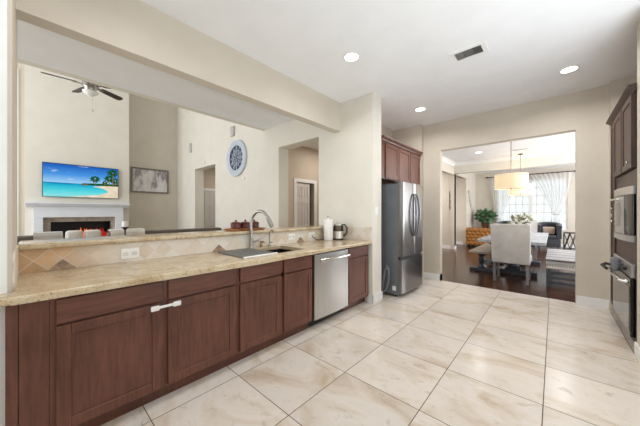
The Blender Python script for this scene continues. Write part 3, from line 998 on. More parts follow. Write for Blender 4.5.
# ------------------------------------------------------------------ right tall oven cabinet
RX = 0.57
t = thing('oven_cabinet', 'tall walnut-brown built-in cabinet housing the microwave and wall oven', 'cabinet', (0.9, 4.43, 0))
m = MB().box(RX, 1.24, 3.725, 3.745, 0.0, 2.46).box(RX, 1.24, 4.80, 5.145, 0.10, 2.46).box(1.20, 1.24, 3.745, 4.80, 0.10, 2.46)
m.box(RX, 1.20, 3.745, 4.80, 0.10, 0.12).box(RX, 1.20, 3.745, 4.80, 2.44, 2.46).box(RX, 1.20, 3.745, 4.80, 0.83, 1.02).box(RX, 1.20, 3.745, 4.80, 1.575, 1.73)
m.build('body', M['cab_r'], t)
B(RX+0.03, RX+0.05, 3.745, 5.145, 0, 0.10).build('kick_board', M['cab_r'], t)
shaker(MB(), 4.27, 4.745, 1.735, 2.43, RX-0.035, 0.035, 0.06, -1).build('door', M['cab_r'], t)
shaker(MB(), 3.76, 4.225, 1.735, 2.43, RX-0.035, 0.035, 0.06, -1).build('door', M['cab_r'], t)
shaker(MB(), 4.83, 5.125, 1.30, 2.43, RX-0.016, 0.016, 0.05, -1).build('door', M['cab_r'], t)
shaker(MB(), 4.83, 5.125, 0.13, 1.26, RX-0.016, 0.016, 0.05, -1).build('door', M['cab_r'], t)
for yy, zz in ((4.862, 1.36), (3.80, 1.79), (4.862, 1.20)):
    MB().lathe([(0.006, 0), (0.006, 0.012), (0.014, 0.02), (0.012, 0.028)], (RX-0.016 if zz < 1.5 else RX-0.035, yy, zz), 12, (-1, 0, 0)).build('knob', M['nickel'], t, True)
cp2 = [(0, 0), (-0.03, 0), (-0.034, 0.012), (-0.07, 0.036), (-0.08, 0.05), (0, 0.05)]
MB().prism(cp2, lambda a, b, d: (RX+0.02+a, d, 2.46+b), 3.725, 5.148).build('crown_moulding', M['cab_r'], t)

t = thing('microwave', 'built-in stainless microwave with bowed front above the wall oven', 'microwave', (0.75, 4.30, 1.022))
B(RX+0.002, 1.10, 3.79, 4.79, 1.022, 1.573).build('case', M['grey_side'], t)
bow = lambda y: RX-0.012-0.045*math.sin(PI*max(0, min(1, (y-3.80)/0.97)))**0.7


def bowed(y0, y1, z0, z1, off, back):
    poly = [(bow(y0+(y1-y0)*i/12)-off, y0+(y1-y0)*i/12) for i in range(13)] + [(back, y1), (back, y0)]
    return MB().prism(poly, lambda a, b, d: (a, b, d), z0, z1)


bowed(3.80, 4.77, 1.03, 1.09, 0.004, RX).build('lower_trim', M['steel'], t, True)
bowed(3.80, 4.77, 1.49, 1.568, 0.004, RX).build('upper_trim', M['steel'], t, True)
dm = bowed(4.02, 4.77, 1.095, 1.485, 0.0, RX).build('door', M['steel'], t, True)
bowed(4.14, 4.62, 1.17, 1.42, 0.003, RX-0.01).build('window', M['mirror_glass'], dm, True)
bowed(3.80, 4.015, 1.095, 1.485, 0.0, RX).build('control_panel', M['black_gloss'], t, True)
MB().tube([(RX-0.065, 4.12, 1.455), (RX-0.085, 4.25, 1.455), (RX-0.09, 4.4, 1.455), (RX-0.085, 4.52, 1.455), (RX-0.07, 4.64, 1.455)], 0.010, 8).build('handle', M['chrome'], dm, True)

t = thing('wall_oven', 'stainless wall oven with dark glass door and protruding bar handle', 'oven', (0.75, 4.28, 0.125))
B(RX+0.002, 1.12, 3.79, 4.79, 0.125, 0.825).build('case', M['grey_side'], t)
B(RX-0.03, RX+0.002, 3.80, 4.77, 0.69, 0.82, 0.006).build('control_panel', M['steel'], t)
do = B(RX-0.035, RX+0.002, 3.80, 4.77, 0.13, 0.682, 0.006).build('door', M['black_gloss'], t)
B(RX-0.038, RX-0.035, 3.84, 4.73, 0.17, 0.60).build('glass', M['mirror_glass'], do)
MB().tube([(RX-0.035, 3.90, 0.635), (RX-0.085, 3.92, 0.645), (RX-0.095, 4.1, 0.645), (RX-0.095, 4.45, 0.645), (RX-0.085, 4.66, 0.645), (RX-0.035, 4.68, 0.635)], 0.015, 10).build('handle', M['chrome'], do, True)
for yy in (4.02, 4.16):
    MB().lathe([(0.024, 0), (0.022, 0.025), (0.012, 0.03)], (RX-0.03, yy, 0.755), 14, (-1, 0, 0)).build('knob', M['black'], t, True)
# child lock arm on the oven door
t = thing('oven_lock', 'grey plastic child lock gripping the oven door handle', 'latch', (RX-0.08, 4.45, 0.70))
B(RX-0.085, RX-0.033, 4.36, 4.52, 0.66, 0.80, 0.015, 3).build('body', M['grey_side'], t, True)
MB().tube([(RX-0.06, 4.52, 0.70), (RX-0.12, 4.55, 0.712), (RX-0.15, 4.50, 0.70), (RX-0.125, 4.40, 0.675)], 0.017, 8).build('arm', M['black'], t, True)

# ------------------------------------------------------------------ ceiling lights and vent


def downlight(x, y, z, label, power, visible=True):
    if visible:
        t = thing('recessed_light', label, 'ceiling light', (x, y, z), 'recessed ceiling lights')
        MB().lathe([(0.075, -0.001), (0.095, -0.001), (0.097, -0.007), (0.075, -0.012)], (x, y, z), 28, cap=False).build('trim_ring', M['trim'], t, True)
        MB().lathe([(0.076, -0.004), (0.076, -0.009)], (x, y, z), 28).build('diffuser', M['light_on'], t)
    d = bpy.data.lights.new('recessed_lamp', 'AREA')
    d.shape = 'DISK'
    d.size = 0.14
    d.spread = math.radians(160)
    d.energy = power
    d.color = (1, 0.975, 0.94)
    o = bpy.data.objects.new('recessed_lamp', d)
    o.location = (x, y, z-0.02)
    COL.objects.link(o)


downlight(-1.678, 2.381, CZ, 'round recessed ceiling light nearest the beam over the counter', 5)
downlight(0.134, 4.36, CZ, 'round recessed ceiling light near the oven cabinet', 11)
downlight(-1.67, 4.36, CZ, 'round recessed ceiling light in front of the refrigerator', 11)
downlight(0.134, 2.38, CZ, '', 5, False)
downlight(-1.67, 0.4, CZ, '', 5, False)
downlight(0.134, 0.4, CZ, '', 5, False)
downlight(-1.62, 8.63, DC, 'left round recessed ceiling light of the dining room', 5)
downlight(0.124, 8.70, DC, 'right round recessed ceiling light of the dining room', 5)

t = thing('ceiling_vent', 'rectangular white ceiling air vent with three sets of louvres', 'vent', (-0.69, 3.18, CZ))
m = MB().wall(ZW, -0.86, -0.52, 3.065, 3.295, CZ-0.008, CZ, [(-0.815, -0.565, 3.105, 3.255)])
m.build('frame', M['trim'], t)
B(-0.815, -0.565, 3.105, 3.255, CZ-0.002, CZ-0.0005).build('duct', M['vent_dark'], t)
for k, (a, b) in enumerate(((-0.815, -0.735), (-0.731, -0.645), (-0.641, -0.565))):
    m = MB()
    n = 7
    for i in range(n):
        if k == 1:
            y = 3.11+0.145*i/n
            m.box(a, b, y, y+0.006, CZ-0.012, CZ-0.002)
        else:
            x = a+(b-a)*i/n
            R = Matrix.Translation(Vector((x+0.004, 3.18, CZ-0.007))) @ Matrix.Rotation((0.7 if k == 0 else -0.7), 4, 'Y')
            m.box(-0.001, 0.001, -0.074, 0.074, -0.006, 0.005, mat=R)
    m.build('louvres', M['louvre'], t)
t = thing('slot_diffuser', 'slim grey slot vent in the dining room ceiling', 'vent', (-0.70, 9.0, DC))
B(-0.88, -0.52, 8.96, 9.05, DC-0.012, DC-0.0005, 0.003).build('frame', M['trim'], t)
B(-0.86, -0.54, 8.985, 9.025, DC-0.014, DC-0.012).build('slot', M['vent_dark'], t)

# ------------------------------------------------------------------ great room: fan, tv, painting, fireplace, clock
FP = Vector((-6.2, 0.69, 3.52))
t = thing('ceiling_fan', 'five-blade dark ceiling fan with a frosted glass light in the great room', 'ceiling fan', (FP.x, FP.y, 5.3))
MB().lathe([(0.07, -0.0005), (0.07, -0.04), (0.03, -0.07)], (FP.x, FP.y, 5.3), 20).build('canopy', M['nickel'], t, True)
MB().tube([(FP.x, FP.y, 5.24), (FP.x, FP.y, FP.z+0.22)], 0.014, 10).build('downrod', M['nickel'], t, True)
MB().lathe([(0.03, 0.22), (0.06, 0.19), (0.11, 0.15), (0.12, 0.06), (0.09, 0.03), (0.08, -0.02)], FP, 24).build('motor', M['nickel'], t, True)
MB().lathe([(0.10, -0.02), (0.115, -0.03), (0.09, -0.07), (0.045, -0.10), (0.01, -0.11)], FP, 24).build('glass_bowl', M['fan_glass'], t, True)
MB().tube([(FP.x+0.02, FP.y+0.03, FP.z-0.12), (FP.x+0.02, FP.y+0.03, FP.z-0.33)], 0.003, 6).lathe([(0.006, -0.39), (0.008, -0.36), (0.004, -0.33)], (FP.x+0.02, FP.y+0.03, FP.z), 8).build('pull_chain', M['nickel'], t)
for k in range(5):
    a = math.radians(51+72*k)
    R = Matrix.Translation(FP+Vector((0, 0, 0.09))) @ Matrix.Rotation(a, 4, 'Z') @ Matrix.Rotation(math.radians(-14), 4, 'X')
    m = MB()
    out = [(0.18, -0.045), (0.24, -0.055), (0.56, -0.066), (0.605, -0.048), (0.615, 0.0), (0.605, 0.048), (0.56, 0.066), (0.24, 0.055), (0.18, 0.045)]
    m.prism(out, lambda p, q, d: R @ Vector((p, q, d)), -0.004, 0.004)
    b = m.build('blade', M['fan_blade'], t)
    MB().box(0.08, 0.23, -0.02, 0.02, -0.014, -0.005, 0.003, 1, mat=R).build('blade_arm', M['nickel'], b)

# television on the chimney breast
TX, TY0, TY1, TZ0, TZ1 = -9.0, 0.137, 1.578, 1.693, 2.513
t = thing('television', 'flat television showing a tropical beach on the wall above the fireplace', 'television', (TX, (TY0+TY1)/2, TZ0))
B(TX+0.0005, TX+0.045, TY0+0.2, TY1-0.2, TZ0+0.15, TZ1-0.15).build('mount', M['black'], t)
B(TX+0.045, TX+0.07, TY0, TY1, TZ0, TZ1, 0.004).build('bezel', M['black'], t)


def emis(name, fn):
    q = NT(name)
    out = q.t.nodes['Material Output']
    e = q.n('ShaderNodeEmission')
    q.l(fn(q), e.inputs[0])
    e.inputs['Strength'].default_value = 0.85
    q.l(e.outputs[0], out.inputs[0])
    return q.m


def sky_col(q):
    sp = q.n('ShaderNodeSeparateXYZ')
    q.l(q.obj(), sp.inputs[0])
    h = q.math('DIVIDE', sp.outputs[2], TZ1-TZ0)
    c = q.ramp(h, [(0.44, (158, 206, 240)), (0.68, (74, 150, 226)), (1.0, (22, 84, 178))])
    n = q.noise(q.vmath('MULTIPLY', q.obj(), (1, 1, 3.2)), 3.4, 4, 0.6)
    return q.mix(q.ramp(n, [(0.60, (0, 0, 0)), (0.75, (200, 200, 200))]), c, lin((240, 248, 255)))


def sea_col(q):
    sp = q.n('ShaderNodeSeparateXYZ')
    q.l(q.obj(), sp.inputs[0])
    h = q.math('DIVIDE', sp.outputs[2], TZ1-TZ0)
    n = q.noise(q.vmath('MULTIPLY', q.obj(), (1, 1, 5)), 6, 4, 0.6)
    hh = q.math('ADD', h, q.math('MULTIPLY', q.math('SUBTRACT', n, 0.5), 0.14))
    return q.ramp(hh, [(0.0, (150, 226, 226)), (0.2, (84, 212, 222)), (0.36, (40, 178, 208)), (0.44, (24, 120, 178))])


def const_noise(lo, hi, sc):
    return lambda q: q.ramp(q.noise(q.obj(), sc, 4), [(0.3, lo), (0.7, hi)])


tw, th_ = TY1-TY0, TZ1-TZ0
ms = [emis('screen_sky', sky_col), emis('screen_sea', sea_col), emis('screen_sand', const_noise((214, 196, 166), (240, 228, 206), 6)),
      emis('screen_palm', const_noise((14, 56, 26), (40, 100, 44), 14)), emis('screen_rock', const_noise((96, 80, 66), (150, 128, 104), 14))]
m = MB()


def scr(poly, mi, d):
    vs = [m.bm.verts.new((TX+0.0702+d, TY0+0.012+(tw-0.024)*a, TZ0+0.012+(th_-0.024)*b)) for a, b in poly]
    f = m.bm.faces.new(vs)
    f.material_index = mi


scr([(0, 0.43), (1, 0.43), (1, 1), (0, 1)], 0, 0)
scr([(0, 0), (1, 0), (1, 0.43), (0, 0.43)], 1, 0.0002)
scr([(0.30, 0), (1, 0), (1, 0.40), (0.80, 0.40), (0.62, 0.36), (0.78, 0.30), (0.86, 0.2), (0.72, 0.09)], 2, 0.0006)
scr([(0.46, 0.42), (0.50, 0.45), (0.62, 0.46), (0.80, 0.47), (1, 0.48), (1, 0.40), (0.6, 0.40)], 3, 0.0009)
scr([(0.47, 0.385), (0.49, 0.43), (0.54, 0.425), (0.57, 0.38)], 4, 0.0012)
for cx_, cy_, sz in ((0.66, 0.62, 0.10), (0.87, 0.66, 0.11), (0.96, 0.60, 0.10), (0.92, 0.86, 0.13), (0.80, 0.52, 0.05)):
    for k in range(9):
        a = 2*PI*k/9+0.2
        ex, ey = cx_+sz*math.cos(a)*0.85, cy_+sz*math.sin(a)*1.25-0.03
        nx, ny = -math.sin(a)*0.022, math.cos(a)*0.035
        ex, ey = min(ex, 1), min(ey, 1)
        scr([(cx_-nx, cy_-ny), ((cx_+ex)/2-nx, (cy_+ey)/2-ny+0.02), (ex, ey), (min(1, (cx_+ex)/2+nx), min(1, (cy_+ey)/2+ny+0.02))], 3, 0.0015+0.0001*k)
    scr([(cx_-0.008, 0.43), (cx_+0.008, 0.43), (cx_+0.004, cy_), (cx_-0.004, cy_)], 4, 0.008)
m.build('screen', ms, t)

# painting
PX = -9.5
t = thing('framed_painting', 'grey framed abstract painting of misty trees right of the fireplace', 'painting', (PX, 2.40, 1.93))
m = MB().wall(XW, 1.97, 3.0, 1.93, 2.70, PX+0.0005, PX+0.045, [(2.015, 2.955, 1.975, 2.655)])
m.build('frame', M['frame_grey'], t)


def paint_col(q):
    n = q.noise(q.vmath('MULTIPLY', q.obj(), (1, 2.6, 1.0)), 2.6, 3, 0.5, 0.4)
    sp = q.n('ShaderNodeSeparateXYZ')
    q.l(q.obj(), sp.inputs[0])
    up = q.math('MULTIPLY', q.math('SUBTRACT', sp.outputs[2], 0.35), 0.5)
    return q.ramp(q.math('ADD', n, q.math('MULTIPLY', up, 0.5)), [(0.40, (226, 224, 222)), (0.54, (212, 208, 206)), (0.66, (150, 140, 148)), (0.80, (176, 168, 170))])


pm = NT('misty_painting')
pm.l(paint_col(pm), pm.b.inputs['Base Color'])
pm.b.inputs['Roughness'].default_value = 0.7
B(PX+0.0005, PX+0.02, 2.005, 2.965, 1.965, 2.665).build('canvas', pm.m, t)

# fireplace
GX = -9.0
t = thing('fireplace', 'white mantel fireplace with taupe stone surround and lit electric fire', 'fireplace', (GX, 0.84, 0))
MB().prism([(0, 1.555), (0.30, 1.555), (0.30, 1.525), (0.27, 1.515), (0.24, 1.485), (0.19, 1.455), (0, 1.455)], lambda a, b, d: (GX+0.0005+a, d, b), -0.12, 1.79).build('mantel_shelf', M['mantel'], t)
B(GX+0.0005, GX+0.17, 0.0, 1.665, 1.20, 1.454, 0.004).build('frieze', M['mantel'], t)
for a, b in ((0.0, 0.15), (1.50, 1.665)):
    B(GX+0.0005, GX+0.17, a, b, 0.0, 1.20, 0.004).build('pilaster', M['mantel'], t)
MB().wall(XW, 0.15, 1.50, 0.0, 1.199, GX+0.0005, GX+0.06, [(0.275, 1.41, 0.48, 1.09)]).build('surround', M['stone'], t)
m = MB().wall(XW, 0.28, 1.405, 0.485, 1.085, GX-0.35, GX-0.33)
m.box(GX-0.33, GX+0.02, 0.28, 0.30, 0.485, 1.085).box(GX-0.33, GX+0.02, 1.385, 1.405, 0.485, 1.085).box(GX-0.33, GX+0.02, 0.30, 1.385, 0.485, 0.51).box(GX-0.33, GX+0.02, 0.30, 1.385, 1.065, 1.085)
m.build('firebox', M['firebox'], t)
m = MB()
for i in range(26):
    y = 0.72+0.64*i/25
    hgt = 0.26+0.14*RNG.random()
    m.lathe([(0.03, 0.515), (0.045, 0.515+hgt*0.3), (0.028, 0.515+hgt*0.7), (0.004, 0.515+hgt)], (GX-0.24, y, 0), 8)
m.build('ember_glow', M['flame_red'], t, True)
m = MB()
for i in range(8):
    y = 0.79+0.26*i/7
    hgt = 0.28+0.16*RNG.random()
    m.lathe([(0.02, 0.515), (0.035, 0.515+hgt*0.3), (0.02, 0.515+hgt*0.7), (0.003, 0.515+hgt)], (GX-0.15, y, 0), 8)
m.build('flame', M['flame'], t, True)
B(GX-0.12, GX-0.06, 0.33, 1.36, 0.511, 0.60, 0.02).build('log_bed', M['firebox'], t)

# sofas and throws behind the bar


def sofa(name, label, x0, x1, y0, y1, top, facing):
    t = thing(name, label, 'sofa', ((x0+x1)/2, (y0+y1)/2, 0))
    for a in (x0+0.08, x1-0.08):
        for b in (y0+0.08, y1-0.08):
            B(a-0.03, a+0.03, b-0.03, b+0.03, 0, 0.1).build('leg', M['dark_metal'], t)
    B(x0+0.02, x1-0.02, y0+0.02, y1-0.02, 0.1, 0.42, 0.03).build('base', M['sofa'], t, True)
    B(x1-0.24, x1, y0, y1, 0.3, top, 0.06, 3).build('backrest', M['sofa'], t, True)
    for a, b in ((y0, y0+0.2), (y1-0.2, y1)):
        B(x0, x1-0.245, a, b, 0.3, 0.68, 0.05, 3).build('arm', M['sofa'], t, True)
    n = 2
    for k in range(n):
        a = y0+0.21+(y1-y0-0.42)*k/n
        B(x0+0.02, x1-0.26, a, a+(y1-y0-0.42)/n-0.01, 0.425, 0.55, 0.04, 3).build('seat_cushion', M['sofa'], t, True)
    return t


sofa('sofa', 'taupe sofa back left of the fire, seen over the bar ledge', -7.1, -6.1, -1.6, 0.36, 0.945, 1)
sofa('sofa', 'taupe sofa back right of the fire, with an ivory throw on its top', -7.1, -6.1, 0.93, 3.15, 0.945, 1)


def throw(label, y0, y1, top, mat, nm='throw_blanket', cat='blanket', x0=-6.36, x1=-6.082, dropz=0.3):
    m = MB()
    prof = [(x1+0.002, top-dropz), (x1+0.004, top-0.02), (x1-0.03, top+0.035), (x0+0.03, top+0.035), (x0-0.004, top-0.02), (x0-0.006, top-dropz*0.7)]
    inner = [(a-0.012 if i < 2 else (a+0.012 if i > 3 else a), b-(0.0 if i in (0, 1, 4, 5) else 0.022)) for i, (a, b) in enumerate(prof)]
    m.prism(prof+inner[::-1], lambda a, b, d: (a, d, b), y0, y1)
    return tag(m.build(nm, mat, None, False), label, cat)


throw('ivory folded throw draped over the top of the right sofa back', 0.96, 1.50, 0.955, M['throw'])
throw('ivory folded throw draped over the top of the left sofa back', 0.0, 0.33, 0.955, M['stripe'])
for yy, lb in ((0.52, 'pale cushion standing on the low bench, nearer the left sofa'), (0.78, 'small pale cushion standing on the low bench just left of the flames')):
    m = B(-0.06, 0.06, -0.125, 0.125, 0, 0.42, 0.05, 3)
    for v in m.bm.verts:
        v.co = Vector((v.co.x*(1-0.5*abs(v.co.y/0.125)**2), v.co.y, v.co.z)) + Vector((-6.72, yy, 0.556))
    tag(m.build('cushion', M['throw'], None, True), lb, 'cushion', 'cushions by the fireplace')
t = thing('cushion_bench', 'low taupe upholstered bench between the two sofas', 'bench', (-6.7, 0.645, 0))
B(-6.95, -6.45, 0.38, 0.91, 0.40, 0.555, 0.03, 3).build('seat', M['sofa'], t, True)
for a in (-6.9, -6.5):
    for b in (0.43, 0.86):
        B(a-0.02, a+0.02, b-0.02, b+0.02, 0, 0.40).build('leg', M['dark_metal'], t)
t = thing('end_table', 'slim dark end table behind the right sofa carrying the candle', 'table', (-5.85, 1.21, 0))
MB().lathe([(0.16, 0.80), (0.16, 0.825)], (-5.85, 1.21, 0), 24).build('tabletop', M['dark_metal'], t, True)
MB().lathe([(0.13, 0), (0.13, 0.02), (0.02, 0.05), (0.02, 0.80)], (-5.85, 1.21, 0), 16).build('pedestal', M['dark_metal'], t, True)
t = thing('candle_holder', 'dark pedestal candle holder with a white pillar candle in front of the mantel', 'candle holder', (-5.85, 1.13, 0.825))
MB().lathe([(0.045, 0.0005), (0.04, 0.015), (0.014, 0.03), (0.012, 0.07), (0.012, 0.17), (0.045, 0.205), (0.062, 0.215), (0.062, 0.225)], (-5.85, 1.13, 0.825), 18).build('stand', M['dark_metal'], t, True)
MB().lathe([(0.05, 0.2255), (0.05, 0.325), (0.04, 0.329)], (-5.85, 1.13, 0.825), 18).build('candle', M['white'], t, True)

# wall clock on the far wall
CK = Vector((-5.65, YF, 2.62))
t = thing('wall_clock', 'large round pale blue clock with a dark fretwork face on the great room wall', 'clock', CK)
MB().lathe([(0.30, 0.0005), (0.43, 0.0005), (0.44, 0.02), (0.43, 0.045), (0.31, 0.05), (0.295, 0.04)], CK, 48, (0, -1, 0), cap=False).build('rim', M['clock_rim'], t, True)
MB().lathe([(0.005, 0.0005), (0.305, 0.0005), (0.305, 0.02), (0.005, 0.02)], CK, 48, (0, -1, 0)).build('face', M['clock_face'], t)
for k in range(12):
    m = MB()
    R = Matrix.Translation(CK+Vector((0, -0.022, 0))) @ Matrix.Rotation(2*PI*k/12, 4, 'Y')
    nb = (2, 1, 2, 3, 2, 1, 2, 3, 3, 2, 1, 2)[k]
    for j in range(nb):
        xx = (j-(nb-1)/2)*0.026
        m.box(xx-0.006, xx+0.006, -0.003, 0.003, 0.205, 0.285, mat=R)
    m.build('numeral', M['clock_rim'], t)
m = MB()
for rr in (0.19, 0.12):
    m.tube([CK+Vector((rr*math.cos(2*PI*k/36), -0.024, rr*math.sin(2*PI*k/36))) for k in range(37)], 0.006, 6, False)
for k in range(8):
    a = 2*PI*k/8
    m.tube([CK+Vector((0.02*math.cos(a), -0.024, 0.02*math.sin(a))), CK+Vector((0.18*math.cos(a), -0.024, 0.18*math.sin(a)))], 0.008, 6)
    m.tube([CK+Vector((0.15*math.cos(a+0.39)+0.03*math.cos(q*PI/6), -0.024, 0.15*math.sin(a+0.39)+0.03*math.sin(q*PI/6))) for q in range(13)], 0.005, 6, False)
m.build('fretwork', M['clock_rim'], t)
m = MB()
for a, ln in ((0.6, 0.15), (2.4, 0.22)):
    m.tube([CK+Vector((0, -0.032, 0)), CK+Vector((ln*math.sin(a), -0.032, ln*math.cos(a)))], [0.009, 0.004], 6)
m.build('hands', M['black'], t)
# little wall devices
t = thing('door_chime', 'small white rectangular chime box high above the clock', 'chime', (-5.83, YF, 3.20))
B(-5.90, -5.76, YF-0.05, YF-0.0005, 3.18, 3.42, 0.008).build('cover', M['stripe'], t)
B(-5.88, -5.86, YF-0.053, YF-0.05, 3.20, 3.40).build('grille', M['slot'], t)
t = thing('wall_sensor', 'slim white sensor high on the wall left of the clock', 'sensor', (-8.36, YF, 3.2))
B(-8.42, -8.30, YF-0.04, YF-0.0005, 3.18, 3.46, 0.008).build('cover', M['stripe'], t)
B(-8.38, -8.34, YF-0.043, YF-0.04, 3.22, 3.27).build('lens', M['slot'], t)
t = thing('motion_detector', 'tiny round white detector above the far hall doorway', 'detector', (-7.45, YF, 2.76))
MB().lathe([(0.05, 0.0005), (0.05, 0.02), (0.03, 0.035)], (-7.45, YF, 2.76), 16, (0, -1, 0)).build('cover', M['white'], t, True)
t = thing('wall_hook', 'tiny white device on the wall just below the clock', 'sensor', (-5.36, YF, 2.10))
B(-5.40, -5.32, YF-0.02, YF-0.0005, 2.08, 2.14, 0.006).build('cover', M['white'], t)

# ------------------------------------------------------------------ dining furniture
t = thing('dining_table', 'long pale grey-topped dining table on a dark slate trestle base', 'table', (-0.65, 7.65, 0))
B(-1.18, -0.11, 6.12, 9.2, 0.715, 0.77, 0.006).build('tabletop', M['table_top'], t)
B(-1.02, -0.27, 6.5, 8.82, 0.64, 0.714, 0.004).build('apron', M['slate_wood'], t)
for yy in (6.85, 8.45):
    m = B(-1.05, -0.25, yy-0.07, yy+0.07, 0.0, 0.09, 0.012).box(-0.78, -0.52, yy-0.08, yy+0.08, 0.0905, 0.15, 0.01)
    m.lathe([(0.10, 0.15), (0.12, 0.19), (0.075, 0.26), (0.095, 0.40), (0.075, 0.52), (0.12, 0.60), (0.12, 0.64)], (-0.65, yy, 0), 8)
    m.build('pedestal', M['slate_wood'], t)
B(-0.70, -0.60, 6.93, 8.37, 0.10, 0.15, 0.005).build('stretcher', M['slate_wood'], t)

t = thing('dining_bench', 'weathered plank-top bench along the left side of the dining table', 'bench', (-1.20, 7.4, 0))
B(-1.40, -0.99, 6.42, 8.4, 0.43, 0.475, 0.006).build('seat', M['bench_top'], t)
for yy in (6.74, 8.05):
    m = B(-1.44, -0.96, yy-0.06, yy+0.06, 0.0, 0.075, 0.012)
    m.lathe([(0.075, 0.075), (0.09, 0.11), (0.055, 0.17), (0.075, 0.26), (0.055, 0.34), (0.09, 0.39), (0.09, 0.4295)], (-1.20, yy, 0), 8)
    m.build('pedestal', M['slate_wood'], t)
B(-1.24, -1.16, 6.80, 7.99, 0.08, 0.12).build('stretcher', M['slate_wood'], t)


def upholstered_chair(label):
    """parsons chair facing +y, origin under its centre"""
    t = thing('dining_chair', label, 'chair', (0, 0, 0), 'grey upholstered dining chairs')
    m = MB()
    m.box(-0.305, 0.305, -0.29, -0.19, 0.36, 1.10, 0.022, 3)
    for v in m.bm.verts:
        k = (v.co.z-0.36)/0.74
        v.co.y -= 0.06*k
        v.co.x *= 0.95+0.05*k
    m.build('backrest', M['chair_fab'], t, True)
    B(-0.29, 0.29, -0.19, 0.29, 0.36, 0.50, 0.03, 3).build('seat', M['seat_fab'], t, True)
    pp = []
    for a, b in ((-0.29, 0.42), (-0.29, 1.07)):
        pp.append((a, -0.305-0.0, b))
    m = MB()
    for sx in (-1, 1):
        m.tube([(sx*0.287, -0.192, 0.50), (sx*0.298, -0.247, 1.06)], 0.006, 6)
    m.build('seam_tube', M['seat_fab'], t, True)
    for sx in (-1, 1):
        MB().tube([(sx*0.25, -0.24, 0.0), (sx*0.25, -0.24, 0.36)], [0.026, 0.034], 4).build('leg', M['leg_grey'], t)
        MB().tube([(sx*0.25, 0.24, 0.0), (sx*0.25, 0.24, 0.36)], [0.024, 0.032], 4).build('leg', M['leg_grey'], t)
    return t


ch = upholstered_chair('grey upholstered dining chair at the near head of the table, its back to the kitchen')
ch.location = (-0.61, 6.24, 0)
dup(ch, (-0.66, 9.42, 0), PI, 'grey upholstered dining chair at the far head of the table by the window')

# channel-tufted bench on the right of the table
t = thing('tufted_bench', 'pale grey channel-tufted bench with nailhead trim right of the table', 'bench', (0.22, 7.0, 0))
m = MB()
for k in range(5):
    y0 = 6.08+0.36*k
    poly = [(y0+0.001, 0.401), (y0+0.001, 0.44)]+[(y0+0.18-0.179*math.cos(PI*q/10), 0.44+0.065*math.sin(PI*q/10)**0.7) for q in range(1, 10)]+[(y0+0.359, 0.44), (y0+0.359, 0.401)]
    m.prism(poly, lambda a, b, d: (d, a, b), -0.11, 0.55)
m.build('cushion', M['bench_fab'], t, True)
for k in range(6):
    MB().tube([(-0.108, 6.08+0.36*k, 0.478), (0.548, 6.08+0.36*k, 0.478)], 0.014, 8).build('seam_tube', M['groove_shade'], t, True)  # dark tubes stand in for the shading between the cushion channels
m = MB().box(-0.105, 0.545, 6.085, 7.88, 0.33, 0.40, 0.008)
m.build('upholstered_rail', M['chair_fab'], t)
m = MB()
for i in range(18):
    m.lathe([(0.010, 0), (0.008, 0.005), (0.002, 0.008)], (-0.09+0.036*i, 6.0855, 0.385), 8, (0, -1, 0))
for i in range(44):
    m.lathe([(0.010, 0), (0.008, 0.005), (0.002, 0.008)], (-0.1045, 6.10+0.04*i, 0.385), 8, (-1, 0, 0))
o = m.build('nailhead_trim', M['stud'], t)
for a in (-0.075, 0.515):
    for b in (6.12, 7.84):
        B(a-0.03, a+0.03, b-0.03, b+0.03, 0.0, 0.3295, 0.004).build('leg', M['slate_wood'], t)
for zz in (0.06, 0.15, 0.24):
    for b in (6.12, 7.84):
        B(-0.045, 0.485, b-0.02, b+0.02, zz, zz+0.045, 0.004).build('rail', M['slate_wood'], t)

# pendants over the table


def pendant(loc, label):
    t = thing('pendant_lamp', label, 'pendant lamp', loc, 'drum pendants over the dining table')
    x, y, z = loc
    MB().lathe([(0.06, -0.0005), (0.06, -0.02), (0.02, -0.03)], loc, 18).build('canopy', M['dark_metal'], t, True)
    MB().tube([(x, y, z-0.03), (x, y, 2.12)], 0.008, 8).build('rod', M['nickel'], t)
    MB().lathe([(0.296, 1.835), (0.30, 1.835), (0.30, 2.145), (0.296, 2.145)], (x, y, 0), 48, cap=False).build('drum_shade', M['shade'], t, True)
    MB().lathe([(0.29, 1.845), (0.29, 1.850)], (x, y, 0), 40).build('diffuser', M['shade'], t)
    MB().lathe([(0.008, 1.845), (0.014, 1.835), (0.008, 1.82), (0.002, 1.815)], (x, y, 0), 12).build('finial', M['nickel'], t, True)
    d = bpy.data.lights.new('pendant_bulb', 'POINT')
    d.energy = 6
    d.color = (1, 0.86, 0.66)
    d.shadow_soft_size = 0.06
    o = bpy.data.objects.new('pendant_bulb', d)
    o.location = (x, y, 1.98)
    COL.objects.link(o)


pendant((-0.70, 7.0, DC), 'large lit drum pendant nearest the kitchen over the dining table')
pendant((-0.745, 9.72, DC), 'lit drum pendant farther back, partly behind the nearer one')

# centrepiece


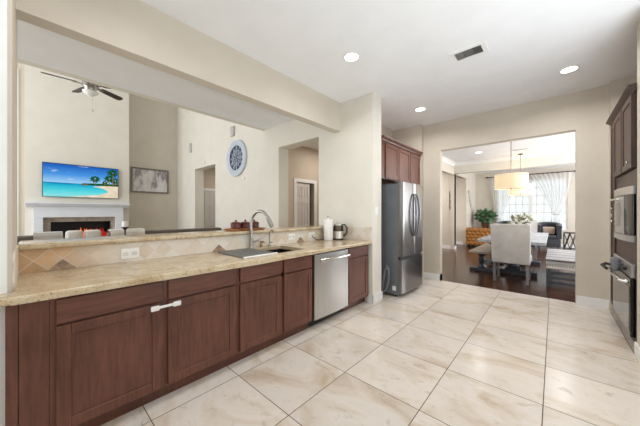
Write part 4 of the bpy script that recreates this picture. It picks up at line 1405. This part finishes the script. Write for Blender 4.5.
def foliage(mb, c, R, n, size, squash=1.0, up=0.3):
    for i in range(n):
        th = 2*PI*RNG.random()
        ph = math.acos(2*RNG.random()-1)
        r = R*(0.45+0.55*RNG.random())
        p = Vector((c[0]+r*math.sin(ph)*math.cos(th), c[1]+r*math.sin(ph)*math.sin(th), c[2]+r*math.cos(ph)*squash))
        d = (p-Vector(c)).normalized()+Vector((RNG.uniform(-.5, .5), RNG.uniform(-.5, .5), up*RNG.uniform(-1, 1)))
        d.normalize()
        sd = d.orthogonal().normalized()
        sd.rotate(Matrix.Rotation(RNG.uniform(0, 6.28), 3, d))
        nr = d.cross(sd)*size*0.12
        L = size*(0.7+0.6*RNG.random())
        pts = [p, p+d*L*0.35+sd*L*0.24+nr, p+d*L*0.75+sd*L*0.16+nr*0.5, p+d*L, p+d*L*0.75-sd*L*0.16+nr*0.5, p+d*L*0.35-sd*L*0.24+nr]
        mb.bm.faces.new([mb.bm.verts.new(q) for q in pts])
    return mb


t = thing('table_centrepiece', 'white flowers and sage foliage in a low bowl on the dining table', 'centrepiece', (-0.62, 7.6, 0.77))
cc_ = (-0.62, 7.6, 0.77)
MB().lathe([(0.08, 0.0005), (0.13, 0.06), (0.15, 0.16), (0.14, 0.16), (0.12, 0.06), (0.02, 0.012)], cc_, 22).build('bowl', M['art_silver'], t, True)
foliage(MB(), (-0.62, 7.6, 1.06), 0.14, 80, 0.11).build('sage_foliage', M['leaf_pale'], t)
foliage(MB(), (-0.60, 7.62, 1.06), 0.14, 70, 0.07).build('white_flowers', M['flower'], t)
foliage(MB(), (-0.50, 7.65, 1.17), 0.09, 24, 0.10).build('tall_sprigs', M['leaf_pale'], t)

# tan leather tufted sofa by the left wall
t = thing('leather_sofa', 'tan tufted leather sofa by the left wall of the living area', 'sofa', (-1.75, 11.8, 0))
for a in (-2.48, -1.12):
    for b in (11.45, 12.15):
        B(a-0.03, a+0.03, b-0.03, b+0.03, 0, 0.07).build('leg', M['dark_metal'], t)
B(-2.55, -1.05, 11.40, 12.22, 0.07, 0.40, 0.03).build('base', M['leather'], t, True)
m = MB()
nx, nz = 100, 40
grid = []
for j in range(nz+1):
    row = []
    for i in range(nx+1):
        u, v = i/nx, j/nz
        x = -2.56+1.52*u
        z = 0.08+0.60*v
        a = u*10
        b = v*5
        dmin = 9
        for ii in range(12):
            for jj in range(7):
                px, pz = ii+(0.5 if jj % 2 else 0), jj
                dd_ = math.hypot((a-px), (b-pz))
                dmin = min(dmin, dd_)
        s_ = min(1, dmin/0.5)
        row.append(m.bm.verts.new((x, 11.36-0.06*math.sqrt(s_)+0.0, z)))
    grid.append(row)
for j in range(nz):
    for i in range(nx):
        m.bm.faces.new((grid[j][i], grid[j][i+1], grid[j+1][i+1], grid[j+1][i]))
m.box(-2.56, -1.04, 11.362, 11.56, 0.41, 0.685, 0.01)
m.tube([(-2.56, 11.43, 0.67), (-1.04, 11.43, 0.67)], 0.065, 8)
m.build('tufted_back', M['leather'], t, True)
for a, b in ((-2.55, -2.37), (-1.23, -1.05)):
    B(a, b, 11.565, 12.22, 0.405, 0.66, 0.05, 3).build('arm', M['leather'], t, True)
B(-2.36, -1.24, 11.57, 12.22, 0.405, 0.50, 0.03, 3).build('seat_cushion', M['leather'], t, True)

# potted plant on a small stand behind the sofa
t = thing('plant_stand', 'brown wooden plant stand in the corner behind the tan sofa', 'stand', (-2.15, 12.75, 0))
B(-2.4, -1.9, 12.5, 13.0, 0.62, 0.66, 0.004).build('top', M['pot'], t)
for a in (-2.36, -1.94):
    for b in (12.54, 12.96):
        B(a-0.025, a+0.025, b-0.025, b+0.025, 0, 0.62).build('leg', M['pot'], t)
t = thing('potted_plant', 'bushy green potted plant in the living room corner left of the window', 'plant', (-2.15, 12.75, 0.66))
MB().lathe([(0.11, 0.0005), (0.16, 0.26), (0.17, 0.28), (0.14, 0.28), (0.13, 0.20), (0.02, 0.19)], (-2.15, 12.75, 0.66), 20).build('pot', M['pot'], t, True)
m = MB()
for i in range(9):
    a = 2*PI*i/9
    m.tube([(-2.15, 12.75, 0.85), (-2.15+0.12*math.cos(a), 12.75+0.12*math.sin(a), 1.1), (-2.15+0.3*math.cos(a), 12.75+0.3*math.sin(a), 1.3)], [0.012, 0.009, 0.004], 6)
m.build('stems', M['bark'], t)
fo = foliage(MB(), (-2.13, 12.75, 1.18), 0.30, 210, 0.17, 0.75)
foliage(fo, (-1.97, 12.6, 1.12), 0.18, 70, 0.15, 0.8)
fo.build('leaves', M['leaf'], t)

# armchairs in front of the window
def armchair(x, y, label, sc=1.0, pillow=False):
    t = thing('armchair', label, 'armchair', (x, y, 0), 'charcoal armchairs by the window')
    h = 0.34*sc
    B(x-h+0.02, x+h-0.02, y-0.34, y+0.28, 0.12, 0.40, 0.03).build('base', M['dark_fab'], t, True)
    B(x-h+0.13, x+h-0.13, y-0.36, y+0.18, 0.405, 0.52, 0.04, 3).build('seat_cushion', M['dark_fab'], t, True)
    m = MB()
    outer, inner = [], []
    for i in range(17):
        a = PI*i/16
        outer.append((x+h*math.cos(a), y+0.05+0.33*math.sin(a)))
        inner.append((x+(h-0.115)*math.cos(a), y+0.05+0.215*math.sin(a)))
    poly = [(x+h, y-0.34)]+outer+[(x-h, y-0.34), (x-h+0.115, y-0.34)]+inner[::-1]+[(x+h-0.115, y-0.34)]
    m.prism(poly, lambda a, b, d: (a, b, d), 0.41, 0.86)
    m.build('barrel_back', M['dark_fab'], t)
    rp = [(x+h-0.06, y-0.34, 0.80)]+[(x+(h-0.06)*math.cos(PI*i/16), y+0.05+0.27*math.sin(PI*i/16), 0.87+0.03*math.sin(PI*i/16)) for i in range(17)]+[(x-h+0.06, y-0.34, 0.80)]
    MB().tube(rp, 0.075, 10).build('top_roll', M['dark_fab'], t, True)
    for sx in (-1, 1):
        for yy in (y-0.28, y+0.22):
            MB().tube([(x+sx*(h-0.08), yy, 0), (x+sx*(h-0.08), yy, 0.12)], [0.015, 0.025], 8).build('leg', M['slate_wood'], t)
    return t


armchair(-0.15, 12.35, 'charcoal barrel armchair with a blush cushion in front of the window')
armchair(-1.44, 12.6, 'charcoal barrel armchair on the left, only its top visible above the near dining chair', 0.8)
m = B(-0.17, 0.17, -0.05, 0.05, -0.13, 0.13, 0.04, 3)
for v in m.bm.verts:
    v.co = Matrix.Rotation(0.35, 3, 'X') @ v.co + Vector((-0.15, 12.28, 0.68))
tag(m.build('cushion', M['blush'], None, True), 'blush pink cushion propped on the armchair by the window', 'cushion')

t = thing('lattice_side_table', 'black side table with crossed lattice sides by the right end of the window', 'table', (0.42, 12.4, 0))
B(0.235, 0.72, 12.2, 12.7, 0.60, 0.63, 0.003).build('tabletop', M['black'], t)
for a, b in ((0.25, 12.215), (0.705, 12.215), (0.25, 12.685), (0.705, 12.685)):
    B(a-0.012, a+0.012, b-0.012, b+0.012, 0, 0.60).build('leg', M['black'], t)
for yy in (12.215, 12.685):
    m = MB()
    for k in range(3):
        a, b = 0.255+0.15*k, 0.255+0.15*(k+1)
        m.tube([(a, yy, 0.05), (b, yy, 0.595)], 0.011, 6).tube([(b, yy, 0.05), (a, yy, 0.595)], 0.011, 6)
    m.tube([(0.255, yy, 0.05), (0.705, yy, 0.05)], 0.011, 6)
    m.build('lattice_panel', M['black'], t)

# curtains
rod = thing('curtain_rod', 'dark curtain rod with finials above the living room window', 'curtain rod', (-0.82, 13.40, 2.85))
MB().tube([(-2.2, 13.40, 2.85), (0.58, 13.40, 2.85)], 0.016, 10).build('pole', M['dark_metal'], rod, True)
for xx in (-2.2, 0.58):
    MB().lathe([(0.018, -0.04), (0.035, 0), (0.018, 0.04)], (xx, 13.40, 2.85), 12, (1, 0, 0)).build('finial', M['dark_metal'], rod, True)
for xx in (-2.05, -0.82, 0.45):
    MB().tube([(xx, 13.41, 2.85), (xx, 13.4995, 2.85)], 0.010, 8).build('bracket', M['dark_metal'], rod)


def curtain(xo0, xi0, xo1, xi1, ztie, label, folds=9):
    """sheer panel hung from xo0..xi0 at the rod, gathered to xo1..xi1 at ztie, then hanging to the floor"""
    t = thing('curtain', label, 'curtain', ((xo0+xi0)/2, 13.36, 0.02), 'sheer tied-back curtains')
    m = MB()
    NU, NV = 60, 30
    g = []
    for j in range(NV+1):
        v = j/NV
        z = 2.83-(2.83-0.03)*v
        if z > ztie:
            k = (2.83-z)/(2.83-ztie)
            ko, ki = k**1.5, k**0.85
            a = xo0+(xo1-xo0)*ko
            b = xi0+(xi1-xi0)*ki
        else:
            k = (ztie-z)/(ztie-0.03)
            a = xo1+(xo0-xo1)*0.15*k
            b = xi1+(xi0-xi1)*0.12*k
        row = []
        for i in range(NU+1):
            u = i/NU
            amp = 0.035
            row.append(m.bm.verts.new((a+(b-a)*u, 13.37+amp*math.sin(2*PI*folds*u+0.6*math.sin(3*v)), z)))
        g.append(row)
    for j in range(NV):
        for i in range(NU):
            m.bm.faces.new((g[j][i], g[j][i+1], g[j+1][i+1], g[j+1][i]))
    m.build('sheer_panel', M['sheer'], t, True)
    mid = (xo1+xi1)/2
    MB().tube([(mid+0.10*math.cos(2*PI*k/16), 13.37+0.06*math.sin(2*PI*k/16), ztie) for k in range(17)], 0.015, 8, False).build('tieback', M['stripe'], t, True)


curtain(-2.08, -0.95, -1.86, -1.68, 1.05, 'white sheer curtain tied back at the left side of the window')
curtain(0.52, -0.75, 0.14, -0.02, 1.25, 'white sheer curtain tied back at the right side of the window')

# wall art in the dining room
t = thing('metal_wall_scroll', 'narrow dark metal scroll panel hung on the wall post between the two side openings', 'wall art', (-2.73, 10.095, 1.42))
m = MB()
for xx in (-2.80, -2.665):
    m.box(xx-0.008, xx+0.008, 10.082, 10.095, 1.42, 2.08)
for zz in (1.42, 1.64, 1.86, 2.066):
    m.box(-2.792, -2.673, 10.082, 10.095, zz, zz+0.014)
m.build('frame', M['dark_metal'], t)
for zz in (1.53, 1.75, 1.97):
    m = MB()
    for s_ in (-1, 1):
        m.tube([(-2.732+s_*0.025+0.03*math.cos(a*PI/6), 10.089, zz+s_*0.035+0.05*math.sin(a*PI/6)) for a in range(12)], 0.009, 6)
    m.tube([(-2.78, 10.089, zz-0.09), (-2.685, 10.089, zz+0.09)], 0.009, 6)
    m.build('scroll', M['dark_metal'], t)
t = thing('metal_leaf_art', 'silver metal leaf wall sculpture on the living room wall above the tan sofa', 'wall art', (-2.65, 12.5, 1.35))
m = MB()
stem = []
for i in range(15):
    u = i/14
    stem.append((-2.62, 12.25+0.5*u-0.12*math.sin(PI*u), 2.22-0.85*u))
m.tube(stem, 0.006, 6)
m.build('stem', M['art_silver'], t)
m = MB()
for i in range(2, 14, 3):
    p = Vector(stem[i])
    for s_ in (-1, 1):
        d = Vector((0, s_*0.75, 0.66))
        q = Vector((0, -d.z, d.y))*0.07
        L = 0.24
        f0 = [p, p+d*L*0.4+q, p+d*L, p+d*L*0.4-q]
        m.prism([(0, 0), (1, 0), (2, 0), (3, 0)], lambda a, b, dd_, f0=f0: f0[int(a)]+Vector((dd_, 0, 0)), 0.0, 0.004)
m.build('leaves', M['art_silver'], t)
